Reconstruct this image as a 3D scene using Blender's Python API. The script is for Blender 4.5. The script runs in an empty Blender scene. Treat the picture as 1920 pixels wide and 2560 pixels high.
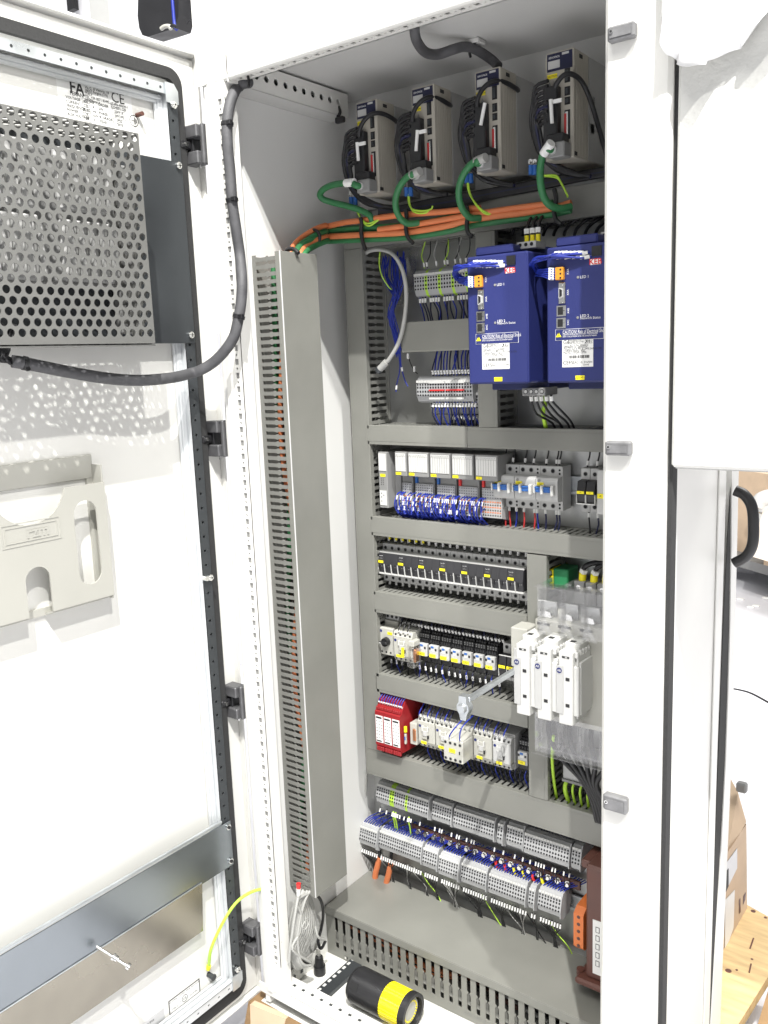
import bpy, math, random
from mathutils import Vector, Matrix
random.seed(7)
S = bpy.context.scene
COL = S.collection
# ---------------------------------------------------------------- camera
RC = Matrix(((0.79799, -0.59520, 0.09461), (0.60138, 0.78526, -0.14731), (0.01339, 0.17445, 0.98457)))
A_, B_, C_ = 0.648975960, -0.172601137, 0.0381584820
RC = Matrix.Rotation(A_, 3, 'Z') @ Matrix.Rotation(B_, 3, 'X') @ Matrix.Rotation(C_, 3, 'Y')
CAM = Vector((0, -1.57, 0)); FPX = 2195.273
cd = bpy.data.cameras.new('camera'); cam = bpy.data.objects.new('camera', cd); COL.objects.link(cam)
cd.sensor_fit = 'VERTICAL'; cd.sensor_height = 36; cd.lens = FPX / 2560 * 36
cd.clip_start = .02; cd.clip_end = 200
rx, fy, uz = RC.col[0], RC.col[1], RC.col[2]
cam.matrix_world = Matrix(((rx[0], uz[0], -fy[0], CAM[0]), (rx[1], uz[1], -fy[1], CAM[1]), (rx[2], uz[2], -fy[2], CAM[2]), (0, 0, 0, 1)))
S.camera = cam
def ray(u, v): return RC @ Vector(((u - 960) / FPX, 1, -(v - 1280) / FPX))
# a pixel of the photograph carried onto a real plane of the cabinet
def P(u, v, y=0.):
    r = ray(u, v); return CAM + r * ((y - CAM[1]) / r[1])
def PX(u, v, x):
    r = ray(u, v); return CAM + r * ((x - CAM[0]) / r[0])
def PZ(u, v, z):
    r = ray(u, v); return CAM + r * ((z - CAM[2]) / r[2])
# ---------------------------------------------------------------- world, lamps of the hall, added overhead fills, exposure
w = bpy.data.worlds.new('World'); S.world = w; w.use_nodes = True
bg = w.node_tree.nodes['Background']; bg.inputs[0].default_value = (.97, .98, 1, 1); bg.inputs[1].default_value = .47
def lamp(name, pos, target, size, power, col=(1, .985, .95)):
    l = bpy.data.lights.new(name, 'AREA'); l.shape = 'DISK'; l.size = size; l.energy = power; l.color = col
    o = bpy.data.objects.new(name, l); COL.objects.link(o); o.location = pos
    o.rotation_euler = (Vector(target) - Vector(pos)).to_track_quat('-Z', 'Y').to_euler()
lamp('hall_lamp', (1.0, -2.7, 4.25), (-.9, -.4, -.4), .06, 430)
lamp('hall_lamp', (2.5, -2.5, 4.3), (-.9, -.4, -.4), .12, 290)
lamp('overhead_fill', (-.2, -3.6, 5.5), (-.8, -.4, -.8), 3.5, 330)  # unseen soft disc added in place of some even hall ambient
lamp('overhead_fill', (1.5, 4.5, 5.5), (1.5, 4.6, 0), 4, 650)  # unseen lamp added to brighten the floor and background
S.view_settings.view_transform = 'Standard'; S.view_settings.look = 'None'; S.view_settings.exposure = 0; S.view_settings.gamma = 1
S.render.engine = 'CYCLES'
# ---------------------------------------------------------------- helpers
class MB:
    def __init__(s): s.v = []; s.f = []; s.m = []; s.s = []; s.mats = []
    def mi(s, m):
        if m not in s.mats: s.mats.append(m)
        return s.mats.index(m)
    def add(s, vs, fs, m, sm=False):
        k = len(s.v); i = s.mi(m); s.v += [tuple(q) for q in vs]
        for f in fs: s.f.append(tuple(k + j for j in f)); s.m.append(i); s.s.append(sm)
        return s
    def convex(s, vs, fs, m, sm=False):
        c = sum((Vector(q) for q in vs), Vector()) / len(vs); out = []
        for f in fs:
            a, b, d = Vector(vs[f[0]]), Vector(vs[f[1]]), Vector(vs[f[2]])
            n = (b - a).cross(d - a)
            if n.dot((a + b + d) / 3 - c) < 0: f = f[::-1]
            out.append(f)
        return s.add(vs, out, m, sm)
    def box(s, x0, x1, y0, y1, z0, z1, m, ch=0):
        X = sorted((x0, x1)); Y = sorted((y0, y1)); Z = sorted((z0, z1))
        if not ch:
            vs = [(X[i], Y[j], Z[k]) for i in (0, 1) for j in (0, 1) for k in (0, 1)]
            return s.convex(vs, [(0, 1, 3, 2), (4, 5, 7, 6), (0, 1, 5, 4), (2, 3, 7, 6), (0, 2, 6, 4), (1, 3, 7, 5)], m)
        ch = min(ch, (X[1] - X[0]) * .45, (Y[1] - Y[0]) * .45, (Z[1] - Z[0]) * .45)
        vs = []; idx = {}
        for i in (0, 1):
            for j in (0, 1):
                for k in (0, 1):
                    p = (X[i], Y[j], Z[k]); q = (X[i] + (ch if i == 0 else -ch), Y[j] + (ch if j == 0 else -ch), Z[k] + (ch if k == 0 else -ch))
                    for a in range(3):
                        idx[i, j, k, a] = len(vs); vs.append(tuple(p[t] if t == a else q[t] for t in range(3)))
        fs = []
        for a in range(3):
            b, c = [t for t in range(3) if t != a]
            for e in (0, 1):
                r = []
                for (bb, cc) in ((0, 0), (0, 1), (1, 1), (1, 0)):
                    t = [0, 0, 0]; t[a] = e; t[b] = bb; t[c] = cc; r.append(idx[t[0], t[1], t[2], a])
                fs.append(tuple(r))
            for bb in (0, 1):
                for cc in (0, 1):
                    t0 = [0, 0, 0]; t1 = [0, 0, 0]; t0[b] = t1[b] = bb; t0[c] = t1[c] = cc; t1[a] = 1
                    fs.append((idx[(*t0, b)], idx[(*t1, b)], idx[(*t1, c)], idx[(*t0, c)]))
        for i in (0, 1):
            for j in (0, 1):
                for k in (0, 1): fs.append((idx[i, j, k, 0], idx[i, j, k, 1], idx[i, j, k, 2]))
        return s.convex(vs, fs, m)
    def cyl(s, p0, p1, r0, m, r1=None, n=16, caps=True, sm=True):
        p0, p1 = Vector(p0), Vector(p1); r1 = r0 if r1 is None else r1
        d = (p1 - p0).normalized(); a = d.orthogonal().normalized(); b = d.cross(a)
        vs = []
        for p, r in ((p0, r0), (p1, r1)):
            for i in range(n):
                t = 2 * math.pi * i / n; vs.append(p + (a * math.cos(t) + b * math.sin(t)) * r)
        s.add(vs, [(i, (i + 1) % n, n + (i + 1) % n, n + i) for i in range(n)], m, sm)
        if caps:
            s.add(vs[:n], [tuple(range(n))[::-1]], m); s.add(vs[n:], [tuple(range(n))], m)
        return s
    def prism(s, pts, ax, a, b, m):
        # pts: polygon in the two other axes (order x<y<z), extruded along axis ax from a to b
        n = len(pts); o = [t for t in range(3) if t != ax]; vs = []
        for e in (a, b):
            for p in pts:
                t = [0, 0, 0]; t[ax] = e; t[o[0]] = p[0]; t[o[1]] = p[1]; vs.append(tuple(t))
        area = sum(pts[i][0] * pts[(i + 1) % n][1] - pts[(i + 1) % n][0] * pts[i][1] for i in range(n))
        flip = (area > 0) ^ (b < a) ^ (ax == 1)
        top = tuple(range(n, 2 * n)); bot = tuple(range(n))[::-1]
        side = [(i, (i + 1) % n, n + (i + 1) % n, n + i) for i in range(n)]
        fs = [bot, top] + side
        if not flip: fs = [f[::-1] for f in fs]
        return s.add(vs, fs, m)
    def tube(s, pts, r, m, n=8, res=4, twist=0):
        pts = [Vector(p) for p in pts]
        if res > 1 and len(pts) > 2:
            q = [pts[0] * 2 - pts[1]] + pts + [pts[-1] * 2 - pts[-2]]; out = []
            for i in range(1, len(q) - 2):
                for k in range(res):
                    t = k / res; a, b, c, d = q[i - 1], q[i], q[i + 1], q[i + 2]
                    out.append(.5 * ((2 * b) + (c - a) * t + (2 * a - 5 * b + 4 * c - d) * t * t + (3 * b - a - 3 * c + d) * t ** 3))
            out.append(pts[-1]); pts = out
        vs = []; up = None
        for i, p in enumerate(pts):
            d = (pts[min(i + 1, len(pts) - 1)] - pts[max(i - 1, 0)]).normalized()
            if up is None: up = d.orthogonal().normalized()
            up = (up - d * up.dot(d)).normalized(); b = d.cross(up)
            rr = r(i / (len(pts) - 1)) if callable(r) else r
            for k in range(n):
                t = 2 * math.pi * k / n; vs.append(p + (up * math.cos(t) + b * math.sin(t)) * rr)
        N = len(pts)
        s.add(vs, [(i * n + k, i * n + (k + 1) % n, (i + 1) * n + (k + 1) % n, (i + 1) * n + k) for i in range(N - 1) for k in range(n)], m, True)
        s.add(vs[:n], [tuple(range(n))[::-1]], m); s.add(vs[-n:], [tuple(range(n))], m)
        return s
    def cells(s, fr, rects, th, m, back=True):
        # sheet made of rectangular cells, each with an optional hole; fr(u, v, w) -> point, w = depth into the sheet
        for (u0, u1, v0, v1, hole) in rects:
            R = [(u0, v0), (u1, v0), (u1, v1), (u0, v1)]
            for wd in ((0, th) if back else (0,)):
                if not hole:
                    s.add([fr(*q, wd) for q in R], [(0, 1, 2, 3) if wd == 0 else (3, 2, 1, 0)], m); continue
                n = len(hole); cx = sum(h[0] for h in hole) / n; cy = sum(h[1] for h in hole) / n
                vs = [fr(*q, wd) for q in hole] + [fr(*q, wd) for q in R]
                ca = [math.atan2(q[1] - cy, q[0] - cx) for q in R]
                ha = [math.atan2(q[1] - cy, q[0] - cx) for q in hole]
                def near(a): return min(range(4), key=lambda j: abs(math.remainder(ca[j] - a, 2 * math.pi)))
                fs = []
                for i in range(n):
                    j = (i + 1) % n
                    am = [near(ha[i]), near(ha[j])]
                    if am[0] == am[1]: fs.append((i, j, n + am[0]))
                    else: fs.append((i, j, n + am[1], n + am[0]))
                fs = [f[::-1] for f in fs]
                s.add(vs, fs if wd == 0 else [f[::-1] for f in fs], m)
            if hole and th:
                n = len(hole); vs = [fr(*q, 0) for q in hole] + [fr(*q, th) for q in hole]
                s.add(vs, [(i, (i + 1) % n, n + (i + 1) % n, n + i) for i in range(n)], m)
        return s
def circ(cx, cy, r, n=12, ry=None):
    ry = r if ry is None else ry
    return [(cx + r * math.cos(2 * math.pi * (i + .5) / n), cy + ry * math.sin(2 * math.pi * (i + .5) / n)) for i in range(n)]
def sq(cx, cy, a, b): return [(cx + a / 2, cy + b / 2), (cx - a / 2, cy + b / 2), (cx - a / 2, cy - b / 2), (cx + a / 2, cy - b / 2)]
ORG = {}
def mesh_of(mb, org=(0, 0, 0), name='mesh'):
    me = bpy.data.meshes.new(name); o = Vector(org)
    me.from_pydata([tuple(Vector(q) - o) for q in mb.v], [], mb.f)
    for m in mb.mats: me.materials.append(m)
    me.polygons.foreach_set('material_index', mb.m); me.polygons.foreach_set('use_smooth', mb.s); me.update()
    return me
def tag(o, label=None, cat=None, group=None, kind=None):
    if label: o['label'] = label
    if cat: o['category'] = cat
    if group: o['group'] = group
    if kind: o['kind'] = kind
    return o
def T(name, label, cat, loc=(0, 0, 0), group=None):
    o = bpy.data.objects.new(name, None); COL.objects.link(o); o.location = loc; o.empty_display_size = .02
    ORG[o.name] = Vector(loc); return tag(o, label, cat, group)
def part(parent, name, mb, label=None, kind=None):
    org = ORG[parent.name] if parent else Vector((0, 0, 0))
    o = bpy.data.objects.new(name, mesh_of(mb, org, name)); COL.objects.link(o); o.parent = parent
    ORG[o.name] = org
    return tag(o, label, kind=kind)
def inst(parent, name, me, loc, rot=None):
    # another copy of a shared mesh: loc is in world coordinates
    o = bpy.data.objects.new(name, me); COL.objects.link(o); o.parent = parent; o.location = Vector(loc) - ORG[parent.name]
    if rot: o.rotation_euler = rot
    ORG[o.name] = Vector(loc); return o
def solo(name, mb, label, cat, group=None, loc=None):
    o = bpy.data.objects.new(name, None)
    c = Vector(mb.v[0]) if loc is None else Vector(loc)
    o = bpy.data.objects.new(name, mesh_of(mb, c, name)); COL.objects.link(o); o.location = c
    ORG[o.name] = c
    return tag(o, label, cat, group)
def struct(name, mb):
    o = bpy.data.objects.new(name, mesh_of(mb, (0, 0, 0), name)); COL.objects.link(o); o['kind'] = 'structure'; return o
def dup(root, loc, label=None, group=None):
    def rec(o, par):
        c = o.copy(); COL.objects.link(c)
        if par: c.parent = par
        ORG[c.name] = Vector(loc)
        for ch in list(o.children): rec(ch, c)
        return c
    r = rec(root, None); r.location = loc
    if label: r['label'] = label
    if group: r['group'] = group
    return r
TC = {}
def text(parent, s, pos, right, up, size, m, align='CENTER', bold=0, name='lettering', sx=1):
    # letters standing 0.3 mm proud of the face they are printed on
    key = (s, align, bold)
    if key not in TC:
        c = bpy.data.curves.new('lettering', 'FONT'); c.body = s; c.size = 1; c.align_x = align; c.align_y = 'CENTER'; c.resolution_u = 2; c.offset = bold
        o = bpy.data.objects.new('lettering', c); me = bpy.data.meshes.new_from_object(o); bpy.data.objects.remove(o)
        TC[key] = ([tuple(v.co) for v in me.vertices], [tuple(p.vertices) for p in me.polygons])
    vs, fs = TC[key]; right = Vector(right).normalized(); up = Vector(up).normalized(); nrm = right.cross(up); pos = Vector(pos)
    mb = MB(); mb.add([pos + right * v[0] * size * sx + up * v[1] * size + nrm * .0003 for v in vs], fs, m)
    return part(parent, name, mb)
# ---------------------------------------------------------------- materials
def mat(name, col, rough=.5, metal=0., var=.0, vs=8., bump=0., bs=60., spec=None, trans=0., emit=0., aniso=None, coat=0.):
    m = bpy.data.materials.new(name); m.use_nodes = True; nt = m.node_tree; b = nt.nodes['Principled BSDF']
    b.inputs['Base Color'].default_value = (*col, 1); b.inputs['Roughness'].default_value = rough; b.inputs['Metallic'].default_value = metal
    if spec is not None: b.inputs['Specular IOR Level'].default_value = spec
    if coat: b.inputs['Coat Weight'].default_value = coat
    tc = nt.nodes.new('ShaderNodeTexCoord'); mp = nt.nodes.new('ShaderNodeMapping'); nt.links.new(tc.outputs['Object'], mp.inputs[0])
    if aniso: mp.inputs['Scale'].default_value = aniso
    n = nt.nodes.new('ShaderNodeTexNoise'); n.inputs['Scale'].default_value = vs; n.inputs['Detail'].default_value = 4; nt.links.new(mp.outputs[0], n.inputs[0])
    if var:
        mx = nt.nodes.new('ShaderNodeMix'); mx.data_type = 'RGBA'; mx.blend_type = 'MULTIPLY'; mx.inputs[0].default_value = 1
        cr = nt.nodes.new('ShaderNodeMapRange'); cr.inputs[1].default_value = .3; cr.inputs[2].default_value = .7; cr.inputs[3].default_value = 1 - var; cr.inputs[4].default_value = 1 + var * .3
        nt.links.new(n.outputs[0], cr.inputs[0]); mx.inputs[6].default_value = (*col, 1); nt.links.new(cr.outputs[0], mx.inputs[7]); nt.links.new(mx.outputs[2], b.inputs['Base Color'])
    rr = nt.nodes.new('ShaderNodeMapRange'); rr.inputs[1].default_value = .3; rr.inputs[2].default_value = .7; rr.inputs[3].default_value = max(rough - .07, .02); rr.inputs[4].default_value = min(rough + .07, 1)
    nt.links.new(n.outputs[0], rr.inputs[0]); nt.links.new(rr.outputs[0], b.inputs['Roughness'])
    if bump:
        n2 = nt.nodes.new('ShaderNodeTexNoise'); n2.inputs['Scale'].default_value = bs; n2.inputs['Detail'].default_value = 3; nt.links.new(mp.outputs[0], n2.inputs[0])
        bp = nt.nodes.new('ShaderNodeBump'); bp.inputs['Strength'].default_value = bump; bp.inputs['Distance'].default_value = .001
        nt.links.new(n2.outputs[0], bp.inputs['Height']); nt.links.new(bp.outputs[0], b.inputs['Normal'])
    if trans: b.inputs['Transmission Weight'].default_value = trans
    return m
def clear(name, col=(1, 1, 1), gl=.014, tr=.97):
    m = bpy.data.materials.new(name); m.use_nodes = True; nt = m.node_tree; out = nt.nodes['Material Output']; nt.nodes.remove(nt.nodes['Principled BSDF'])
    t = nt.nodes.new('ShaderNodeBsdfTransparent'); t.inputs[0].default_value = (*[c * tr + (1 - tr) * .5 for c in col], 1)
    g = nt.nodes.new('ShaderNodeBsdfGlossy'); g.inputs['Roughness'].default_value = .12; g.inputs[0].default_value = (1, 1, 1, 1)
    d = nt.nodes.new('ShaderNodeBsdfDiffuse'); d.inputs[0].default_value = (.8, .8, .78, 1)
    lw = nt.nodes.new('ShaderNodeLayerWeight'); lw.inputs[0].default_value = .35
    mr = nt.nodes.new('ShaderNodeMapRange'); mr.inputs[3].default_value = .02; mr.inputs[4].default_value = .5; nt.links.new(lw.outputs['Facing'], mr.inputs[0])
    m1 = nt.nodes.new('ShaderNodeMixShader'); nt.links.new(mr.outputs[0], m1.inputs[0]); nt.links.new(t.outputs[0], m1.inputs[1]); nt.links.new(g.outputs[0], m1.inputs[2])
    m2 = nt.nodes.new('ShaderNodeMixShader'); m2.inputs[0].default_value = gl; nt.links.new(m1.outputs[0], m2.inputs[1]); nt.links.new(d.outputs[0], m2.inputs[2]); nt.links.new(m2.outputs[0], out.inputs[0])
    return m
WHITE = mat('white_enamel', (.74, .735, .70), .38, var=.07, vs=4, bump=.12, bs=350)
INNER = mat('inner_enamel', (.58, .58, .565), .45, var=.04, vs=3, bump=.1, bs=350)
TEXW = mat('textured_enamel', (.64, .64, .61), .55, var=.03, vs=4, bump=.8, bs=160)
DUCT = mat('duct_plastic', (.222, .222, .200), .42, var=.10, vs=9, bump=.05, bs=200)
DUCTB = mat('duct_side_plastic', (.205, .205, .188), .55, var=.05, vs=5)
ZINC = mat('galvanised_steel', (.62, .65, .67), .34, metal=.85, var=.16, vs=22, bump=.08, bs=50)
GUARD = mat('guard_grey_enamel', (.15, .15, .142), .45, var=.05, vs=6)
HING = mat('dark_zinc_casting', (.13, .13, .135), .45, metal=.3, var=.2, vs=60)
STRK = mat('zinc_casting', (.21, .21, .215), .45, metal=.3, var=.25, vs=80, bump=.2, bs=200)
WARM = mat('steel_painted_warm_reflection', (.36, .335, .28), .25, metal=.85, var=.22, vs=7)  # warm tint painted into the steel in place of reflected wood and cardboard
ZINCL = mat('light_galvanised_profile', (.66, .68, .69), .5, metal=.35, var=.06, vs=14)
WALLM = mat('inner_enamel_painted_lit', (.74, .74, .72), .45, var=.05, vs=3, bump=.1, bs=350)  # lighter copy of the inner enamel, the left wall's extra light painted in
LEVER = mat('charcoal_plastic', (.038, .038, .042), .4, var=.2, vs=20)
DZINC = mat('dark_steel_sheet', (.075, .082, .088), .42, metal=.6, var=.12, vs=9)
PLATE = mat('mounting_plate_steel', (.45, .455, .45), .33, metal=.8, var=.10, vs=6)
MIRROR = mat('bright_steel_sheet', (.27, .295, .315), .2, metal=.92, var=.14, vs=5)
CHROME = mat('bright_zinc_plating', (.8, .8, .78), .2, metal=1., var=.1, vs=60)
BLACK = mat('black_plastic', (.018, .018, .02), .4, var=.2, vs=20)
DARK = mat('painted_hole_dark', (.012, .012, .013), .8)  # near-black colour standing for the shade inside holes, slots and recesses
GASK = mat('black_foam_gasket', (.035, .035, .035), .9, var=.3, vs=200, bump=.4, bs=300)
GREYP = mat('grey_plastic', (.24, .24, .235), .5, var=.06, vs=30)
LGREY = mat('light_grey_plastic', (.50, .50, .49), .45, var=.05, vs=30)
BEIGE = mat('beige_plastic', (.42, .395, .34), .5, var=.05, vs=15)
CREAM = mat('cream_plastic', (.47, .465, .42), .42, var=.04, vs=15)
WPL = mat('white_plastic', (.62, .62, .60), .4, var=.03, vs=15)
TERM = mat('terminal_grey_plastic', (.42, .425, .43), .5, var=.06, vs=40)
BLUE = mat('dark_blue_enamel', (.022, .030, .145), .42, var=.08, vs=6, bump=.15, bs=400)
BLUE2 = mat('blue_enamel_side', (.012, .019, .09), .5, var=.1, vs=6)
WBLUE = mat('blue_wire_pvc', (.014, .03, .30), .4, var=.15, vs=60)
WDARK = mat('navy_wire_pvc', (.012, .014, .05), .45, var=.1, vs=60)
WBLACK = mat('black_wire_pvc', (.015, .015, .017), .45, var=.1, vs=60)
WGREY = mat('grey_wire_pvc', (.42, .42, .40), .5, var=.06, vs=40)
WRED = mat('red_wire_pvc', (.45, .03, .03), .45)
ORANGE = mat('orange_cable_pvc', (.70, .21, .08), .5, var=.08, vs=30)
GREEN = mat('green_cable_pvc', (.03, .17, .06), .5, var=.1, vs=30)
YG = mat('yellow_green_pvc', (.45, .72, .06), .45)
YEL = mat('yellow_label', (.9, .78, .02), .5)
INK = mat('black_ink', (.02, .02, .02), .6)
WINK = mat('white_ink', (.8, .8, .8), .6)
SLEEVE = mat('wire_marker_white', (.82, .82, .80), .45)
RED = mat('red_plastic', (.30, .016, .02), .42, var=.06, vs=20)
REDL = mat('bright_red_plastic', (.65, .03, .03), .4)
BLUEP = mat('blue_toggle_plastic', (.03, .13, .42), .35)
OREN = mat('orange_terminal_block_plastic', (.72, .19, .045), .45, var=.08, vs=30)
ALU = mat('pale_aluminium_case', (.40, .40, .39), .5, var=.06, vs=10)
ORP = mat('orange_terminal_plastic', (.72, .30, .03), .45, var=.08, vs=30)
BROWN = mat('brown_phenolic', (.115, .045, .033), .45, var=.15, vs=15)
GRNP = mat('green_plastic', (.02, .22, .08), .45)
COPPER = mat('copper', (.6, .28, .15), .35, metal=.9)
CLEAR = clear('clear_polycarbonate')
BRAID = mat('braided_grey_sleeve', (.085, .085, .09), .6, var=.25, vs=60, bump=.5, bs=500)
PAPER = mat('paper_label', (.82, .82, .80), .55, var=.03)
SILVER = mat('silver_label', (.6, .6, .6), .35, metal=.5)
YLENS = mat('yellow_ribbed_lens', (.88, .74, .01), .22, var=.05, coat=.4)
CARD = mat('corrugated_cardboard', (.60, .45, .31), .75, var=.12, vs=12)
WOOD = mat('pine_plank', (.62, .45, .23), .65, var=.28, vs=9, aniso=(1, 6, 6), bump=.3, bs=40)
WOOD2 = mat('pine_block', (.29, .18, .085), .7, var=.25, vs=14, aniso=(2, 2, 6), bump=.3, bs=40)
WRAP = mat('white_plastic_film', (.88, .88, .88), .3, var=.04, vs=10, bump=.6, bs=20)
POCK = mat('pocket_plastic', (.42, .415, .375), .5, var=.03)
FLOORM = mat('painted_concrete', (.78, .78, .82), .4, var=.22, vs=1.3, bump=.1, bs=30)
HALLW = mat('hall_panel', (.84, .84, .87), .5, var=.05, vs=1.5)
# ================================================================ the cabinet
FY = -.386
cab = T('electrical_cabinet', 'open white steel switchgear cabinet with rows of devices and grey wiring ducts inside', 'cabinet', (-.85, FY, -1.34))
m = MB(); m.box(-1.275, -1.263, -.384, .03, -1.375, .56, WALLM); part(cab, 'left_wall', m)
m = MB(); m.box(-1.263, -.45,   .012, .03, -1.375, .56, INNER); part(cab, 'back_panel', m)
m = MB(); m.box(-1.263, -.45, -.384, .03, .548, .56, INNER); part(cab, 'ceiling_panel', m)
m = MB(); m.box(-1.263, -.45, -.34, .03, -1.384, -1.372, WHITE); part(cab, 'floor_panel', m)
m = MB(); m.box(-.455, -.440, -.372, .008, -1.40, .60, WHITE, .004); m.box(-.4392, -.437, -.045, -.012, -1.40, .60, WHITE)
part(cab, 'side_panel', m)
# left jamb: flange with alternating square and round holes
m = MB()
def fj(u, v, d): return (u, FY + d, v)
zz, cellsl = .474, []
while zz > -1.262:
    cellsl.append((-1.2475, -1.2215, zz - .0132, zz, sq(-1.2345, zz - .0066, .0098, .0108)))
    cellsl.append((-1.2475, -1.2215, zz - .0257, zz - .0132, circ(-1.2345, zz - .0195, .0027, 8)))
    zz -= .0257
m.cells(fj, [(c[0], c[1], c[2], c[3], c[4]) for c in cellsl], .002, WHITE)
m.box(-1.2475, -1.2215, FY, FY + .002, zz, -1.337, WHITE); m.box(-1.2475, -1.2215, FY, FY + .002, .474, .503, WHITE)
m.box(-1.2235, -1.2215, FY + .002, FY + .03, -1.337, .503, WHITE)
m.box(-1.2655, -1.2475, FY - .003, FY + .022, -1.345, .503, WHITE, .003)
m.box(-1.292, -1.2655, FY + .012, FY + .03, -1.345, .689, WHITE, .003)
part(cab, 'left_jamb', m)
m = MB(); m.box(-1.2465, -1.2245, FY + .0021, FY + .004, -1.337, .5, GREYP); part(cab, 'jamb_backing_strip', m)
m = MB(); m.prism([(-1.2635, .503), (-1.2635, .455), (-1.243, .445), (-1.222, .43), (-1.222, .503)], 1, FY + .003, FY + .006, GREYP); part(cab, 'corner_bracket', m)
# top beam with a perforated underside
m = MB(); m.box(-1.292, -.412, FY, FY + .003, .503, .70, WHITE); m.box(-1.292, -.412, FY + .0035, .03, .69, .6985, WHITE)
m.cyl((-1.268, FY + .004, .505), (-.412, FY + .004, .505), .005, WHITE, n=12)
def ft(u, v, d): return (u, v, .503 + d)
cl = []; xx = -1.255; k = 0
while xx < -.515:
    h = sq(xx + .0066, FY + .02, .0088, .0085) if (k % 2 == 0) else circ(xx + .0066, FY + .02, .0022, 8)
    cl.append((xx, xx + .0129, FY + .008, FY + .034, h)); xx += .0129; k += 1
m.cells(ft, [(a, b, c, d, h) for a, b, c, d, h in cl], .002, WHITE)
m.box(-1.262, -.5, FY + .032, FY + .034, .503, .53, WHITE)
part(cab, 'top_beam', m)
m = MB(); m.box(-1.262, -.5, FY + .012, FY + .030, .513, .516, GREYP); part(cab, 'beam_backing_strip', m)
# bottom beam
m = MB(); m.box(-1.292, -.412, FY, FY + .003, -1.356, -1.335, WHITE); m.box(-1.26, -.5, FY + .05, FY + .052, -1.374, -1.336, WHITE); m.cyl((-1.268, FY + .003, -1.338), (-.412, FY + .003, -1.338), .004, WHITE, n=12)
cl = []; xx = -1.256; k = 0
def fb(u, v, d): return (u, v, -1.334 - d)
while xx < -.515:
    h = sq(xx + .0129, FY + .034, .0088, .0075)
    cl.append((xx, xx + .0258, FY + .006, FY + .052, h[::-1])); xx += .0258
m.cells(fb, [(a, b, c, d, h) for a, b, c, d, h in cl], .002, WHITE)
part(cab, 'bottom_beam', m)
m = MB(); m.box(-1.262, -.5, FY + .004, FY + .052, -1.3365, -1.3375, DZINC); part(cab, 'beam_backing_strip', m)
# right post with three strikers
STRZ = ((.395, .414), (P(1582, 1138, FY)[2], P(1580, 1102, FY)[2]), (P(1570, 2030, FY)[2], P(1570, 1990, FY)[2]))
m = MB(); m.box(-.504, -.412, FY, FY + .06, -1.40, .605, WHITE, .006); part(cab, 'right_post', m)
for (za, zb) in STRZ:
    m = MB(); m.box(-.4945, -.4575, FY - .013, FY, za, zb, STRK, .0025)
    m.box(-.4905, -.4615, FY - .0145, FY - .013, za + .004, zb - .006, STRK)
    m.cyl((-.488, FY - .016, (za + zb) / 2 + .002), (-.488, FY - .0146, (za + zb) / 2 + .002), .0028, CHROME, n=10)
    m.cyl((-.488, FY - .0165, (za + zb) / 2 + .002), (-.488, FY - .0160, (za + zb) / 2 + .002), .0015, DARK, n=8)
    part(cab, 'striker', m)
m = MB(); m.box(-.440, -.4055, FY + .010, FY + .03, -1.40, .6, GASK); part(cab, 'side_gasket', m)
# rear edge trim; a flat dark sheet stands in for the shaded bowed gap
gap = [(1829, 1180), (1818, 1360), (1808, 1560), (1802, 1720), (1795, 1900), (1787, 2130), (1779, 2350), (1771, 2575)]
gar = [(1830, 1180), (1829, 1360), (1826, 1560), (1821, 1730), (1815, 1900), (1803, 2130), (1790, 2350), (1777, 2575)]
m = MB(); vs = [PX(*q, -.4385) for q in gap] + [PX(*q, -.4385) for q in gar]; n = len(gap)
m.add(vs, [(i, i + 1, n + i + 1, n + i) for i in range(n - 1)], GASK)
m.add([v + Vector((-.001, 0, 0)) for v in vs], [(n + i, n + i + 1, i + 1, i) for i in range(n - 1)], GASK)
part(cab, 'rear_gap_shade', m)
m = MB()
pr = [PX(u, v, -.4365) for u, v in gar] + [PX(u, v, -.4365) for u, v in ((1800, 2575), (1809, 2350), (1819, 2130), (1829, 1900), (1834, 1730), (1838, 1560), (1843, 1360), (1847, 1180))]
pr2 = [(q[1], q[2]) for q in pr]; top = [(PX(1830, 1180, -.4365)[1], .6), (PX(1847, 1180, -.4365)[1], .6)]
m.prism(pr2 + [top[1], top[0]], 0, -.455, -.4365, WHITE); part(cab, 'rear_edge_trim', m)
# perforated side rail under the ceiling
m = MB()
def fr_(u, v, d): return (-1.21 - d, u, v)
ys = [-.339 + .0262 * i for i in range(11)]
m.cells(fr_, [(y - .0131, y + .0131, .497, .543, circ(y, .5215, .0062, 12)) for y in ys], .002, WHITE)
m.box(-1.212, -1.21, -.386, ys[0] - .0131, .497, .543, WHITE); m.box(-1.212, -1.21, ys[-1] + .0131, -.045, .497, .543, WHITE)
m.box(-1.262, -1.212, -.380, -.045, .541, .543, WHITE); m.box(-1.262, -1.212, -.380, -.045, .497, .499, INNER)
part(cab, 'side_rail', m)
m = MB(); m.box(-1.262, -1.259, -.38, -.05, .499, .541, DZINC); part(cab, 'rail_backing', m)
# mounting plate, and the spaced plate that carries the small drives
m = MB(); m.box(-1.235, -.455, 0, .003, -1.245, .49, PLATE); part(cab, 'mounting_plate', m)
m = MB(); m.box(-1.215, -.700, -.012, -.008, .315, .487, INNER); part(cab, 'upper_plate', m)
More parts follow.
